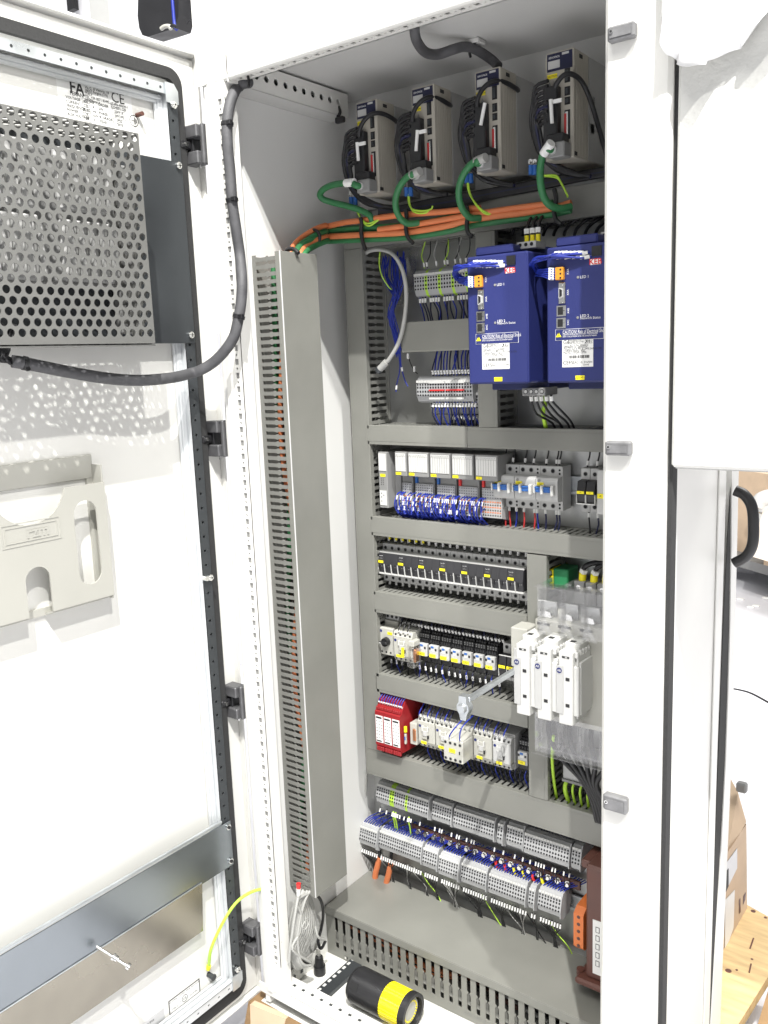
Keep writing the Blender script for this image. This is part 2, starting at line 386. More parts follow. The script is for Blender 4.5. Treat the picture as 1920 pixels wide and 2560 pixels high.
# base: brackets, strut and a black gland on the floor panel
def drop(x, y, z0=-1.33, z1=-1.37):
    d = Vector((x, y, z0)) - CAM; q = CAM + d * ((z1 - CAM[2]) / d[2]); return q[0], q[1]
m = MB(); m.box(-1.258, -1.254, -.330, -.205, -1.372, -1.335, WHITE)
for y in (-.315, -.29, -.235): m.box(-1.2535, -1.2525, y - .004, y + .004, -1.358, -1.350, DZINC)
part(cab, 'base_bracket', m)
m = MB(); q = drop(-1.146, -.351); q1 = drop(-1.158, -.243); m.box(q[0] - .014, q[0] + .020, q[1] - .005, q1[1] + .02, -1.372, -1.362, DZINC)
for i in range(8): m.box(q[0] - .010, q[0] - .004, q[1] + .004 + i * .017, q[1] + .013 + i * .017, -1.3618, -1.3612, WPL)
part(cab, 'slotted_strut', m)
gx, gy = drop(-1.203, -.285, -1.32, -1.35)
m = MB(); m.cyl((gx, gy, -1.372), (gx, gy, -1.352), .0135, BLACK, n=20); m.cyl((gx, gy, -1.352), (gx, gy, -1.33), .0115, BLACK, r1=.009, n=20); m.cyl((gx, gy, -1.33), (gx, gy, -1.326), .004, CHROME, n=10)
part(cab, 'cable_gland', m)
for p in ((-1.17, -.23), (-1.155, -.361), (-1.135, -.356)):
    p = drop(*p); m = MB(); m.cyl((*p, -1.364), (*p, -1.358), .005, CHROME, n=6); part(cab, 'bolt', m)
# hinges on the jamb
for (ua, va) in ((475, 320), (529, 1050), (577, 1703), (613, 2296)):
    q = PX(ua + 22, va + 45, -1.315); z = q[2]; y = -.372
    m = MB(); m.box(-1.30, -1.292, y - .008, y + .012, z - .036, z + .036, HING, .002); h = part(cab, 'hinge', m)
    for s_ in (1, -1): m = MB(); m.box(-1.337, -1.300, y - .016, y + .012, z + s_ * .012, z + s_ * .035, HING, .002); part(h, 'knuckle', m)
    m = MB(); m.box(-1.335, -1.318, y - .010, y + .010, z - .012, z + .012, BLACK, .001); part(h, 'pin_block', m)
    m = MB(); m.box(-1.345, -1.322, y - .034, y - .010, z - .007, z + .007, BLACK, .002); part(h, 'locking_tab', m)
    m = MB(); m.cyl((-1.322, y - .024, z), (-1.318, y - .024, z), .0042, CHROME, n=8); part(h, 'screw', m)
    m = MB(); m.cyl((-1.31, y - .002, z - .042), (-1.31, y - .002, z - .034), .003, CHROME, n=8); part(h, 'pin_end', m)
# ================================================================ the door, open at a right angle
DX = -1.335
door = T('cabinet_door', 'wide open white cabinet door seen from inside with black gasket and galvanised frame', 'door', (DX, -.39, -1.4))
m = MB(); m.box(DX - .018, DX, -1.16, -.352, -1.385, .566, WHITE, .002)
m.box(DX - .018, DX + .012, -.352, -.347, -1.39, .575, WHITE, .002); m.box(DX - .018, DX + .012, -1.16, -.347, .570, .577, WHITE, .002); m.box(DX - .018, DX + .012, -1.16, -.347, -1.395, -1.388, WHITE, .002)
part(door, 'door_panel', m)
# gasket ring with rounded corners
def ring(y0, y1, z0, z1, r, n=8):
    o = []
    for cy, cz, a0 in ((y1 - r, z1 - r, 0), (y0 + r, z1 - r, 90), (y0 + r, z0 + r, 180), (y1 - r, z0 + r, 270)):
        for i in range(n + 1):
            a = math.radians(a0 + 90 * i / n); o.append((cy + r * math.cos(a), cz + r * math.sin(a)))
    return o
go = ring(-1.12, -.392, -1.367, .538, .03); gi = ring(-1.10, -.408, -1.340, .518, .018); n = len(go)
def strip(m, A, B, xa, xb, mt):
    n = len(A)
    vs = [(xb, *q) for q in A] + [(xb, *q) for q in B] + [(xa, *q) for q in A] + [(xa, *q) for q in B]
    for i in range(n):
        j = (i + 1) % n
        m.add([vs[k] for k in (i, j, n + j, n + i)], [(0, 1, 2, 3)], mt); m.add([vs[k] for k in (2 * n + i, 2 * n + j, j, i)], [(0, 1, 2, 3)], mt); m.add([vs[k] for k in (n + i, n + j, 3 * n + j, 3 * n + i)], [(0, 1, 2, 3)], mt)
m = MB(); strip(m, go, gi, DX, DX + .010, GASK); part(door, 'gasket', m)
# galvanised frame: two visible members with round holes
m = MB()
def fv(u, v, d): return (-1.310 - d, u, v)
holes = []; z = .440
m.cells(fv, [(-.442, -.420, z_ - .0143, z_ + .0143, circ(-.4325, z_, .0028, 8)) for z_ in [.4405 - .0286 * i for i in range(61)]], .002, DZINC)
m.box(-1.312, -1.310, -.442, -.420, .4548, .50, DZINC); m.box(-1.312, -1.310, -.442, -.420, -1.325, -1.2898, DZINC)
m.box(DX, -1.312, -.422, -.420, -1.325, .50, ZINCL); m.box(DX, -1.312, -.442, -.440, -1.325, .50, ZINCL)
m.box(DX, DX + .012, -.4535, -.442, -1.30, .484, ZINCL, .002); m.cyl((DX + .006, -.4555, -1.30), (DX + .006, -.4555, .482), .0035, ZINCL, n=10)
part(door, 'frame_upright', m)
m = MB()
m.cells(fv, [(y - .0143, y + .0143, .484, .502, circ(y, .4935, .0028, 8)) for y in [-.456 - .0286 * i for i in range(23)]], .002, ZINC)
m.box(DX, -1.312, -1.10, -.44, .5, .502, ZINCL); m.box(DX, DX + .014, -1.10, -.445, .476, .484, ZINCL, .002); m.cyl((DX + .006, -1.1, .474), (DX + .006, -.45, .474), .004, ZINCL, n=10)
part(door, 'frame_crossbar', m)
m = MB()
m.cells(fv, [(y - .0143, y + .0143, -1.325, -1.307, circ(y, -1.317, .0028, 8)) for y in [-.456 - .0286 * i for i in range(12)]], .002, ZINCL)
m.box(DX, -1.312, -.80, -.44, -1.309, -1.307, ZINCL); m.box(DX, DX + .012, -.80, -.445, -1.307, -1.297, ZINCL, .002); m.cyl((DX + .006, -.8, -1.294), (DX + .006, -.45, -1.294), .003, ZINCL, n=10)
part(door, 'frame_crossbar', m)
for zz_ in (.492, -1.316):
    m = MB(); s_ = 1 if zz_ > 0 else -1
    m.prism([(-.447, zz_ - s_ * .022), (-.418, zz_ - s_ * .022), (-.418, zz_), (-.427, zz_ + s_ * .012), (-.447, zz_ + s_ * .012)], 0, -1.3105, -1.3075, ZINC); part(door, 'frame_corner', m)
for (y, z, t) in ((-.4325, .4665, 0), (-.428, -.415, 1), (-.4325, -1.282, 0)):
    m = MB(); m.cyl((-1.3095, y, z), (-1.303, y, z), .0068, CHROME, n=6); m.cyl((-1.303, y, z), (-1.300, y, z), .004, CHROME, n=10); m.cyl((-1.300, y, z), (-1.2995, y, z), .0018, DARK, n=6)
    if t: m.cyl((-1.3095, y - .014, z + .002), (-1.298, y - .014, z + .002), .0055, CHROME, n=6)
    part(door, 'nut', m)
# dark steel band behind the perforated cover
pcov = T('perforated_cover', 'grey perforated metal guard box bolted over fans on the door', 'guard', (-1.25, -.7, .04))
m = MB(); m.box(-1.309, -1.306, -1.1, -.4215, .043, .369, DZINC, .0008); part(pcov, 'backing_plate', m)
for z in (.362, .058):
    m = MB(); m.cyl((-1.306, -.433, z), (-1.301, -.433, z), .0062, CHROME, n=12); m.cyl((-1.301, -.433, z), (-1.299, -.433, z), .0045, CHROME, n=10)
    m.box(-1.2989, -1.2986, -.437, -.429, z - .0006, z + .0006, DARK); m.box(-1.2989, -1.2986, -.4336, -.4324, z - .004, z + .004, DARK); part(pcov, 'screw', m)
# perforated front: CX is the depth the guard stands out to
CX = -1.207
y1c = PX(372, 640, CX)[1]; z1c = PX(351, 338, CX)[2]; z0c = PX(390, 858, CX)[2]
pit = .0178; rp = pit * .866
m = MB()
def fc(u, v, d): return (CX - d, u, v)
row = 0; zt = z1c + .002; cl = []
while zt - rp > z0c - .002:
    off = (row % 2) * pit / 2; yy = y1c + .0035 + off - pit
    if row % 2 == 1: cl.append((yy + pit / 2 + pit/2, y1c, zt - rp, zt, None)) if False else None
    yy = y1c - .001 - (row % 2) * pit / 2
    if row % 2: cl.append((yy, y1c - .001, zt - rp, zt, None))
    while yy > -1.13:
        cl.append((yy - pit, yy, zt - rp, zt, circ(yy - pit / 2, zt - rp / 2, .0063, 12, .0063))); yy -= pit
    zt -= rp; row += 1
zend = zt
m.cells(fc, [(a, b, c, d, h) for a, b, c, d, h in [q for q in cl if q]], .0015, GUARD)
m.box(CX - .0015, CX, -1.13, y1c - .001, z0c, zend, GUARD)
part(pcov, 'perforated_front', m)
m = MB(); cl = []
def fs_(u, v, d): return (u, y1c - .001 - d, v)
zt = z1c; r = 0
while zt - rp > z0c:
    xx = CX - .0008 - (r % 2) * pit / 2
    if r % 2: cl.append((xx, CX - .0008, zt - rp, zt, None))
    while xx - pit > -1.306: cl.append((xx - pit, xx, zt - rp, zt, circ(xx - pit / 2, zt - rp / 2, .0063, 10))); xx -= pit
    cl.append((-1.306, xx, zt - rp, zt, None)); zt -= rp; r += 1
m.cells(fs_, cl, .0015, GUARD); part(pcov, 'perforated_side', m)
m = MB(); cl = []
def ftop(u, v, d): return (u, v, z1c + .002 - d)
yy = y1c - .001; r = 0
while yy - rp > -1.13:
    xx = CX - .0008 - (r % 2) * pit / 2
    if r % 2: cl.append((xx, CX - .0008, yy - rp, yy, None))
    while xx - pit > -1.306: cl.append((xx - pit, xx, yy - rp, yy, circ(xx - pit / 2, yy - rp / 2, .0063, 10))); xx -= pit
    cl.append((-1.306, xx, yy - rp, yy, None)); yy -= rp; r += 1
m.cells(ftop, cl, .0015, GUARD); part(pcov, 'perforated_top', m)
def fbot(u, v, d): return (u, v, z0c - .0015 + d)
m = MB(); m.cells(fbot, cl, .0015, GUARD); m.box(CX - .016, CX - .0015, -1.13, y1c, z0c - .004, z0c - .002, GUARD); part(pcov, 'perforated_bottom', m)
# filter mats, fans and capacitors behind the guard
m = MB(); m.box(-1.306, -1.278, -1.10, -.60, .135, .345, GREYP, .004); part(pcov, 'filter_mat', m)
m = MB(); m.box(-1.306, -1.285, -.60, -.56, .06, .34, GREYP, .002); part(pcov, 'side_bracket', m)
for (ya, za, w_) in ((-.80, .30, .05), (-.80, .19, .05), (-.665, .19, .048), (-.665, .30, .048)):
    m = MB(); x0 = -1.306
    m.box(x0, x0 + .036, ya - w_, ya + w_, za - w_, za + w_, LGREY, .003); part(pcov, 'filter_block', m)
    for i in range(5):
        m = MB(); yb = ya - w_ + .012 + i * w_ * .42
        m.cyl((x0 + .042, yb, za - w_ * .8), (x0 + .042, yb, za + w_ * .8), .007, ALU, n=12); part(pcov, 'capacitor', m)
m = MB(); m.tube([(-1.27, -.9, .22), (-1.262, -.87, .235), (-1.268, -.855, .2), (-1.262, -.86, .17)], .003, WBLACK); m.tube([(-1.27, -.93, .09), (-1.262, -.9, .07), (-1.258, -.86, .06), (-1.262, -.84, .05)], .004, WBLACK)
m.tube([(-1.27, -.91, .30), (-1.262, -.88, .29), (-1.262, -.875, .27), (-1.268, -.9, .26)], .003, WBLACK)
part(pcov, 'loose_wires', m)
# rating plate print on the door
R_ = (0, 1, 0); U_ = (0, 0, 1)
def pz(u, v): return PX(u, v, DX + .0006)
pl = T('rating_plate', 'white printed rating plate with company emblem, CE mark and value boxes on the door', 'rating plate', (DX, -.58, .40))
m = MB(); m.box(DX, DX + .0005, -.652, -.503, .395, .478, PAPER); part(pl, 'sheet', m)
def pt(s, u, v, size, al='LEFT', b=.012, sx=1, mt=INK): text(pl, s, pz(u, v), R_, U_, size * 1.12, mt, al, b, sx=sx)
pt('FA', 173, 217, .026, 'LEFT', .02, .85); pt('FERAN', 174, 232, .0078, 'LEFT')
for i, s in enumerate(('Via G. di Vittorio, 18', '38057 Pergine (TN)', 'ITALY', 'TEL. +39 0571 83442', 'info@feran.it')): pt(s, 212, 218 + i * 7.6, .0056, sx=.9)
pt('CE', 277, 242, .022, 'LEFT', 0, .95); pt('UT.IFN 60204-1', 275, 258, .005)
for i, (a, b_, c, d, e) in enumerate((('VOLTAGE', '400', 'V', 'ORDER', 'CO4001 CN'), ('CURRENT', '125', 'A', 'S/N', '6049/18'), ('FREQUENCY', '50/60', 'Hz', 'PHASE', '3PH+PE'), ('POWER', '74', 'kW', 'IP GRADE', 'IP55'), ('AUX VOLTAGE', '24', 'V', 'YEAR', '2018'))):
    dv = i * 10.6
    pt(a, 164 + i, 241.5 + dv, .0056); pt(b_, 214 + i, 254 + dv, .0056, 'CENTER'); pt(c, 230 + i, 257 + dv, .0056); pt(d, 245 + i, 261 + dv, .0056); pt(e, 296 + i, 271 + dv, .0052, 'CENTER')
    for (ua, ub, vc, hh) in ((205, 224, 254, .0095), (279, 312, 271, .0095)):
        a0 = pz(ua + i, vc + dv - 2); a1 = pz(ub + i, vc + dv + 2); zc = (a0[2] + a1[2]) / 2
        m = MB()
        for q in ((a0[1], a1[1], zc - hh / 2, zc - hh / 2 + .0004), (a0[1], a1[1], zc + hh / 2 - .0004, zc + hh / 2), (a0[1], a0[1] + .0004, zc - hh / 2, zc + hh / 2), (a1[1] - .0004, a1[1], zc - hh / 2, zc + hh / 2)):
            m.box(DX + .0006, DX + .0009, *q, GREYP)
        part(pl, 'printed_box', m)
es = T('earth_symbol', 'round black earth symbol sticker beside the stud on the door', 'sticker', tuple(pz(335, 302)))
m = MB(); q = pz(335, 302); o = circ(q[1], q[2], .0098, 24); i_ = circ(q[1], q[2], .0088, 24)
strip(m, o, i_, DX, DX + .0008, INK)
for k, hh in enumerate((.006, .0045, .003)): m.box(DX, DX + .0009, q[1] + .001 + k * .0022, q[1] + .0019 + k * .0022, q[2] - hh, q[2] + hh, INK)
m.box(DX, DX + .0009, q[1] - .006, q[1] + .001, q[2] - .0004, q[2] + .0004, INK); part(es, 'print', m)
m = MB(); q = PX(342, 288, DX); m.cyl((DX, q[1], q[2]), (DX + .016, q[1], q[2]), .0038, BROWN, n=12); solo('threaded_stud', m, 'short dark stud beside the earth symbol high on the door', 'stud')
# document pocket
pk = T('document_pocket', 'grey plastic document pocket stuck on the door below the perforated guard', 'document holder', (DX, -.75, -.4))
KX = -1.300
def kp(u, v): q = PX(u, v, KX); return (q[1], q[2])
yr = kp(262, 1210)[0] - .001; zt_ = -.192; zb_ = -.394
out = []
def arc(cy, cz, r, a0, a1, n=12): return [(cy + r * math.cos(math.radians(a0 + (a1 - a0) * i / n)), cz + r * math.sin(math.radians(a0 + (a1 - a0) * i / n))) for i in range(n + 1)]
# front: right cheek, left cheek, and the tie between, as one outline with the thumb cut-outs
cyc = -.795 - .013 * 0
yl = 2 * kp(90, 1400)[0] - yr
cyc = (yr + yl) / 2
outline = [(yr, zt_), (yr, zb_)] + [(cyc + .022, zb_)] + arc(cyc, -.335, .022, 0, 180) + [(cyc - .022, zb_), (yl, zb_), (yl, zt_), (cyc - .066, zt_)] + arc(cyc, -.178, .0655, 192, 348, 16) + [(cyc + .066, zt_)]
def slot_pts(cy, z0, z1, r): return arc(cy, z1 - r, r, 0, 180, 10) + arc(cy, z0 + r, r, 180, 360, 10)
from mathutils.geometry import tessellate_polygon
def holed(m, loops, xa, xb, mt):
    allp = [q for l in loops for q in l]
    tr = tessellate_polygon([[Vector((q[0], q[1], 0)) for q in l] for l in loops])
    def fix(t, sgn):
        a, b, c = (allp[k] for k in t); ar = (b[0] - a[0]) * (c[1] - a[1]) - (c[0] - a[0]) * (b[1] - a[1])
        return t if ar * sgn > 0 else t[::-1]
    m.add([(xb, *q) for q in allp], [fix(t, 1) for t in tr], mt); m.add([(xa, *q) for q in allp], [fix(t, -1) for t in tr], mt)
    for l in loops:
        n = len(l); m.add([(xa, *q) for q in l] + [(xb, *q) for q in l], [(i, (i + 1) % n, n + (i + 1) % n, n + i) for i in range(n)], mt)
m = MB(); so = (yr - .043); 
holed(m, [outline, slot_pts(so, -.365, -.218, .0225), slot_pts(2 * cyc - so, -.365, -.218, .0225)], KX - .003, KX, POCK); part(pk, 'pocket_front', m)
m = MB(); m.box(DX, DX + .006, yl, yr, -.186, -.145, POCK, .001); m.box(DX, DX + .006, yr - .014, yr, -.40, -.186, POCK); m.box(DX, DX + .006, yl, yl + .014, -.40, -.186, POCK); m.box(DX, DX + .006, yl + .014, yr - .014, -.405, -.392, POCK); part(pk, 'pocket_back', m)
m = MB(); m.box(DX + .004, KX - .003, yr - .003, yr, zb_ - .006, zt_ + .03, POCK); m.box(DX + .004, KX - .003, yl, yl + .003, zb_ - .006, zt_ + .03, POCK)
for a, b in ((cyc + .023, yr - .003), (yl + .003, cyc - .023)): m.prism([(KX - .004, zb_), (KX - .004, zb_ - .003), (DX + .004, zb_ - .012), (DX + .004, zb_ - .008)], 1, a, b, POCK)
part(pk, 'pocket_edge', m)
m = MB(); yy0, yy1 = cyc - .055, cyc + .050; lz0, lz1 = -.274, -.236
strip(m, [(yy1, lz0), (yy1, lz1), (yy0, lz1), (yy0, lz0)], [(yy1 - .002, lz0 + .002), (yy1 - .002, lz1 - .002), (yy0 + .002, lz1 - .002), (yy0 + .002, lz0 + .002)], KX, KX + .001, POCK)
strip(m, [(yy1 - .006, lz0 + .006), (yy1 - .006, lz1 - .006), (yy0 + .006, lz1 - .006), (yy0 + .006, lz0 + .006)], [(yy1 - .0075, lz0 + .0075), (yy1 - .0075, lz1 - .0075), (yy0 + .0075, lz1 - .0075), (yy0 + .0075, lz0 + .0075)], KX, KX + .001, POCK); part(pk, 'raised_border', m)
text(pk, 'rzm', (KX + .0009, cyc + .008, (lz0 + lz1) / 2), R_, U_, .026, POCK, 'CENTER', .02, name='embossed_letters')
# steel bands across the lower door
bd = T('steel_band', 'wide bright steel band screwed across the lower part of the door', 'steel sheet', (DX, -.7, -1.04))
m = MB(); m.box(-1.309, -1.306, -1.12, -.4215, -1.040, -.940, MIRROR); m.cyl((-1.309, -1.12, -.934), (-1.309, -.445, -.934), .004, ZINC, n=10); part(bd, 'upper_face', m)
m = MB(); m.prism([(-1.3055, -1.036), (-1.303, -1.036), (-1.312, -1.146), (-1.314, -1.146)], 1, -1.12, -.511, WARM); m.box(-1.3055, -1.3035, -1.12, -.511, -1.037, -1.034, ZINC); part(bd, 'sloping_face', m)
for z in (-.951, -1.028):
    m = MB(); m.cyl((-1.306, -.430, z), (-1.302, -.430, z), .006, CHROME, n=12); m.cyl((-1.302, -.430, z), (-1.3, -.430, z), .0035, DARK, n=6); part(bd, 'screw', m)
m = MB(); a, b = PX(242, 2366, -1.298), PX(324, 2419, -1.245); m.cyl(a, b, .0024, CHROME, n=10)
d = (b - a).normalized(); c = a + (b - a) * .48
m.cyl(c, c + d * .004, .0068, CHROME, n=14); m.cyl(c + d * .005, c + d * .010, .0058, CHROME, n=6); m.cyl(b - d * .006, b, .0062, CHROME, n=6)
solo('long_bolt', m, 'long thin bolt with washer and nuts sticking out of the steel band', 'bolt')
ul = T('listing_label', 'white label with UL mark in a black frame low on the door', 'label', (DX, -.55, -1.28))
m = MB(); y0, y1, z0, z1 = -.595, -.513, -1.296, -1.264
m.box(DX, DX + .0005, y0, y1, z0, z1, PAPER); part(ul, 'sheet', m)
m = MB(); strip(m, [(y1, z0), (y1, z1), (y0, z1), (y0, z0)], [(y1 - .002, z0 + .002), (y1 - .002, z1 - .002), (y0 + .002, z1 - .002), (y0 + .002, z0 + .002)], DX + .0003, DX + .0009, INK); part(ul, 'frame_line', m)
m = MB(); strip(m, circ(-.554, -1.283, .0075, 20), circ(-.554, -1.283, .0066, 20), DX + .0004, DX + .0009, INK); part(ul, 'ring', m)
for s, y, z, sz in (('UL', -.554, -1.283, .0085), ('INDUSTRIAL CONTROL PANEL ENCLOSURE', -.554, -1.270, .0042), ('c', -.5655, -1.283, .006), ('US LISTED', -.531, -1.286, .0048), ('TYPE 12', -.58, -1.288, .0045)): text(ul, s, (DX + .0006, y, z), R_, U_, sz, INK)
sl = T('silver_data_label', 'silver printed data label at the bottom edge of the door', 'label', (DX, -.66, -1.31))
m = MB(); m.box(DX, DX + .0005, -.70, -.607, -1.335, -1.270, SILVER); part(sl, 'sheet', m)
for i in range(7): text(sl, ('Enclosure type 12 IP55', 'Id.No. 4400 180', 'Inner side panel', 'Art. 2018 / 400', 'Max. load 150 kg', 'Made in Italy', 'Serial 0049')[i], (DX + .0006, -.693, -1.279 - i * .0075), R_, U_, .0065, INK, 'LEFT')
# ================================================================ wiring ducts
def finger_mesh(L, w, horizontal):
    # one tine of a duct side, with the little break-off nub half way; local: along -y, stacked along x or z
    m = MB(); a = w / 2; n = .0019; L2 = L * .5
    pts = [(-a, 0), (a, 0), (a, -L2 + .004), (a + n, -L2 + .0015), (a + n, -L2 - .0015), (a, -L2 - .004), (a, -L), (-a, -L), (-a, -L2 - .004), (-a - n, -L2 - .0015), (-a - n, -L2 + .0015), (-a, -L2 + .004)]
    if horizontal: m.prism(pts, 2, -.0008, .0008, DUCTB)
    else: m.prism([(q[1], q[0]) for q in pts], 0, -.0008, .0008, DUCTB)
    return mesh_of(m, name='finger')
FH = finger_mesh(.062, .0082, True); FV = finger_mesh(.062, .0072, False)
DLAB = {}
def duct_h(x0, x1, z0, z1, label, splits=(), bottom=False):
    t = T('wiring_duct', label, 'cable duct', (x0, 0, z0), 'grey slotted wiring ducts on the mounting plate')
    xs = [x0] + list(splits) + [x1]
    for a, b in zip(xs, xs[1:]):
        m = MB(); m.box(a + .0004, b - .0004, -.082, -.080, z0, z1, DUCT, .0006); m.box(a + .0004, b - .0004, -.0825, -.0821, z0 + .007, z1 - .007, DUCT, .0003); m.box(a + .0004, b - .0004, -.080, -.070, z1 - .0015, z1, DUCT); m.box(a + .0004, b - .0004, -.080, -.070, z0, z0 + .0015, DUCT)
        part(t, 'cover', m)
    m = MB(); m.box(x0, x1, -.004, -.0005, z0, z1, DUCTB); zs = z0 if not bottom else z1
    m.box(x0, x1, -.072, -.004, zs + (.0015 if not bottom else -.003), zs + (.003 if not bottom else -.0015), DUCTB)
    zf = (z1 - .0025) if not bottom else (z0 + .0025)
    m.box(x0, x1, -.012, -.004, zf - .0008, zf + .0008, DUCTB); part(t, 'base', m)
    n = int((x1 - x0) / .0135)
    for i in range(n): inst(t, 'finger', FH, (x0 + .007 + i * .0135, -.010, zf))
    return t
def duct_v(x0, x1, z0, z1, label):
    t = T('wiring_duct', label, 'cable duct', (x0, 0, z0), 'grey slotted wiring ducts on the mounting plate')
    m = MB(); m.box(x0, x1, -.082, -.080, z0, z1, DUCT, .0006); m.box(x0 + .007, x1 - .007, -.0825, -.0821, z0, z1, DUCT, .0003); m.box(x0, x0 + .0015, -.080, -.070, z0, z1, DUCT); m.box(x1 - .0015, x1, -.080, -.070, z0, z1, DUCT); part(t, 'cover', m)
    m = MB(); m.box(x0, x1, -.004, -.0005, z0, z1, DUCTB); m.box(x0 + .0015, x0 + .003, -.072, -.004, z0, z1, DUCTB); m.box(x1 - .0035, x1 - .002, -.012, -.004, z0, z1, DUCTB); part(t, 'base', m)
    for i in range(int((z1 - z0) / .0143)): inst(t, 'finger', FV, (x1 - .0027, -.010, z0 + .008 + i * .0143))
    return t
duct_v(-1.209, -1.161, -.8865, .2275, 'tall upright grey slotted duct at the left edge of the mounting plate')
duct_v(-.786, -.744, -.886, -.3825, 'upright grey slotted duct left of the clear fuse switch shield')
duct_v(-.888, -.846, -.1385, .2275, 'short upright grey duct behind the left blue drive')
duct_h(-1.209, -.456, .2285, .284, 'highest horizontal grey duct, directly under the orange and green cables', bottom=True)
duct_h(-1.166, -.456, -.180, -.139, 'horizontal grey duct under the blue drives, above the white card modules', (-.915,))
duct_h(-1.166, -.456, -.380, -.338, 'horizontal grey duct under the curving blue module wires')
duct_h(-1.166, -.787, -.555, -.507, 'horizontal grey duct under the long row of black fuse levers')
duct_h(-1.170, -.787, -.742, -.698, 'horizontal grey duct under the small relays, above the red modules')
duct_h(-1.209, -.456, -.951, -.887, 'lowest and deepest horizontal grey duct, above the two terminal rows')
t = T('duct_cover_piece', 'loose flat grey duct cover over wires left of the blue drive', 'cable duct', (-1.067, -.08, .011))
m = MB(); m.box(-1.067, -.900, -.082, -.080, .011, .071, DUCT, .0006); m.box(-1.067, -.900, -.08, -.05, .069, .071, DUCT); m.box(-1.067, -.900, -.08, -.05, .011, .013, DUCT); part(t, 'cover', m)
m = MB(); m.box(-1.06, -.91, -.05, 0, .02, .062, DUCTB); part(t, 'base', m)
# the deep duct on the left wall
t = T('wall_duct', 'long upright grey slotted duct fixed to the left side wall', 'cable duct', (-1.263, -.25, -1.14))
m = MB(); m.box(-1.185, -1.183, -.305, -.199, -1.139, .209, DUCT, .0006); m.box(-1.197, -1.185, -.305, -.3035, -1.139, .209, DUCT); m.box(-1.197, -1.185, -.2005, -.199, -1.139, .209, DUCT)
m.box(-1.1855, -1.1825, -.3065, -.3035, -1.139, .209, LGREY, .001); part(t, 'cover', m)
m = MB(); m.box(-1.263, -1.260, -.300, -.203, -1.139, .205, DUCTB); m.box(-1.260, -1.19, -.2045, -.203, -1.139, .205, DUCTB); m.box(-1.262, -1.252, -.3015, -.300, -1.139, .207, DUCTB); part(t, 'base', m)
m = MB(); a = .0037; L = .060; n_ = .0019; L2 = L / 2
pts = [(0, -a), (L2 - .004, -a), (L2 - .0015, -a - n_), (L2 + .0015, -a - n_), (L2 + .004, -a), (L, -a), (L, a), (L2 + .004, a), (L2 + .0015, a + n_), (L2 - .0015, a + n_), (L2 - .004, a), (0, a)]
m.prism(pts, 1, -.0008, .0008, DUCTB); FW = mesh_of(m, name='finger')
for i in range(94): inst(t, 'finger', FW, (-1.252, -.3005, -1.132 + i * .0143))
for k, (cm, dx, dy) in enumerate(((ORANGE, -1.225, -.275), (GREEN, -1.240, -.27), (ORANGE, -1.208, -.27), (GREEN, -1.215, -.245), (ORANGE, -1.235, -.24))):
    m = MB(); pts = [(dx + .008 * math.sin(i * 1.3 + k), dy + .006 * math.cos(i * 1.1 + k * 2), .19 - i * .1) for i in range(14)]; m.tube(pts, .005, cm, n=8, res=3)
    solo('power_cable', m, ('orange' if cm == ORANGE else 'green') + ' cable running down inside the slotted wall duct', 'cable', 'cables inside the wall duct')
# the wide duct lying at the bottom
t = T('bottom_duct', 'wide grey duct box with upright slots lying across the cabinet bottom', 'cable duct', (-1.27, -.19, -1.36))
m = MB(); m.box(-1.262, -.456, -.193, -.022, -1.2505, -1.2485, DUCT, .0006); m.box(-1.2625, -.456, -.1935, -.1915, -1.268, -1.2505, DUCT, .0005); m.box(-1.2625, -1.2605, -.1915, -.022, -1.264, -1.2505, DUCT); part(t, 'cover', m)
m = MB()
def ff(u, v, d): return (u, -.1905 + d, v)
def slotp(cx, z0, z1, w):
    zm = (z0 + z1) / 2; a = w / 2; n = .0012
    h = [(cx + a, zm + .004), (cx + a, z1 - .004), (cx + a * .5, z1), (cx - a * .5, z1), (cx - a, z1 - .004), (cx - a, zm + .004), (cx - n, zm), (cx - a, zm - .004), (cx - a, z0 + .002), (cx - a * .5, z0), (cx + a * .5, z0), (cx + a, z0 + .002), (cx + a, zm - .004), (cx + n, zm)]
    return h
x_ = -1.208; cl = []
xs = [-1.231 + .02235 * i for i in range(35)]
loops = [[(-1.262, -1.371), (-1.262, -1.2515), (-.456, -1.2515), (-.456, -1.371)]]
for x in xs: 
    if x < -.47: loops.append(slotp(x, -1.3485, -1.266, .0092))
allp = [q for l in loops for q in l]
tr = tessellate_polygon([[Vector((q[0], q[1], 0)) for q in l] for l in loops])
m.add([ff(*q, 0) for q in allp], [tuple(t_) for t_ in tr], DUCT); m.add([ff(*q, .002) for q in allp], [tuple(t_)[::-1] for t_ in tr], DUCT)
for l in loops:
    n = len(l); m.add([ff(*q, 0) for q in l] + [ff(*q, .002) for q in l], [(i, (i + 1) % n, n + (i + 1) % n, n + i) for i in range(n)], DUCT)
part(t, 'slotted_front', m)
m = MB(); m.box(-1.2615, -1.2595, -.1885, -.03, -1.3365, -1.2515, DUCT); m.box(-1.26, -.456, -.03, -.028, -1.3365, -1.2515, DUCT); m.box(-1.26, -.456, -.188, -.03, -1.3365, -1.3345, DUCTB); part(t, 'base', m)
text(t, 'COOK 0081A', PX(1135, 2540, 0) * 0 + Vector((-.86, -.191, -1.3555)), (1, 0, 0), (0, 0, 1), .009, GREYP)
for k in range(3):
    m = MB(); m.tube([(-1.21, -.165, -1.28 - k * .008), (-1.12, -.165, -1.292 - k * .006), (-1.0, -.160, -1.318 - k * .004), (-.9, -.13, -1.325)], .006, ORANGE if k != 1 else WBLACK, n=8)
    solo('power_cable', m, 'cable lying inside the slotted bottom duct', 'cable', 'cables inside the bottom duct')
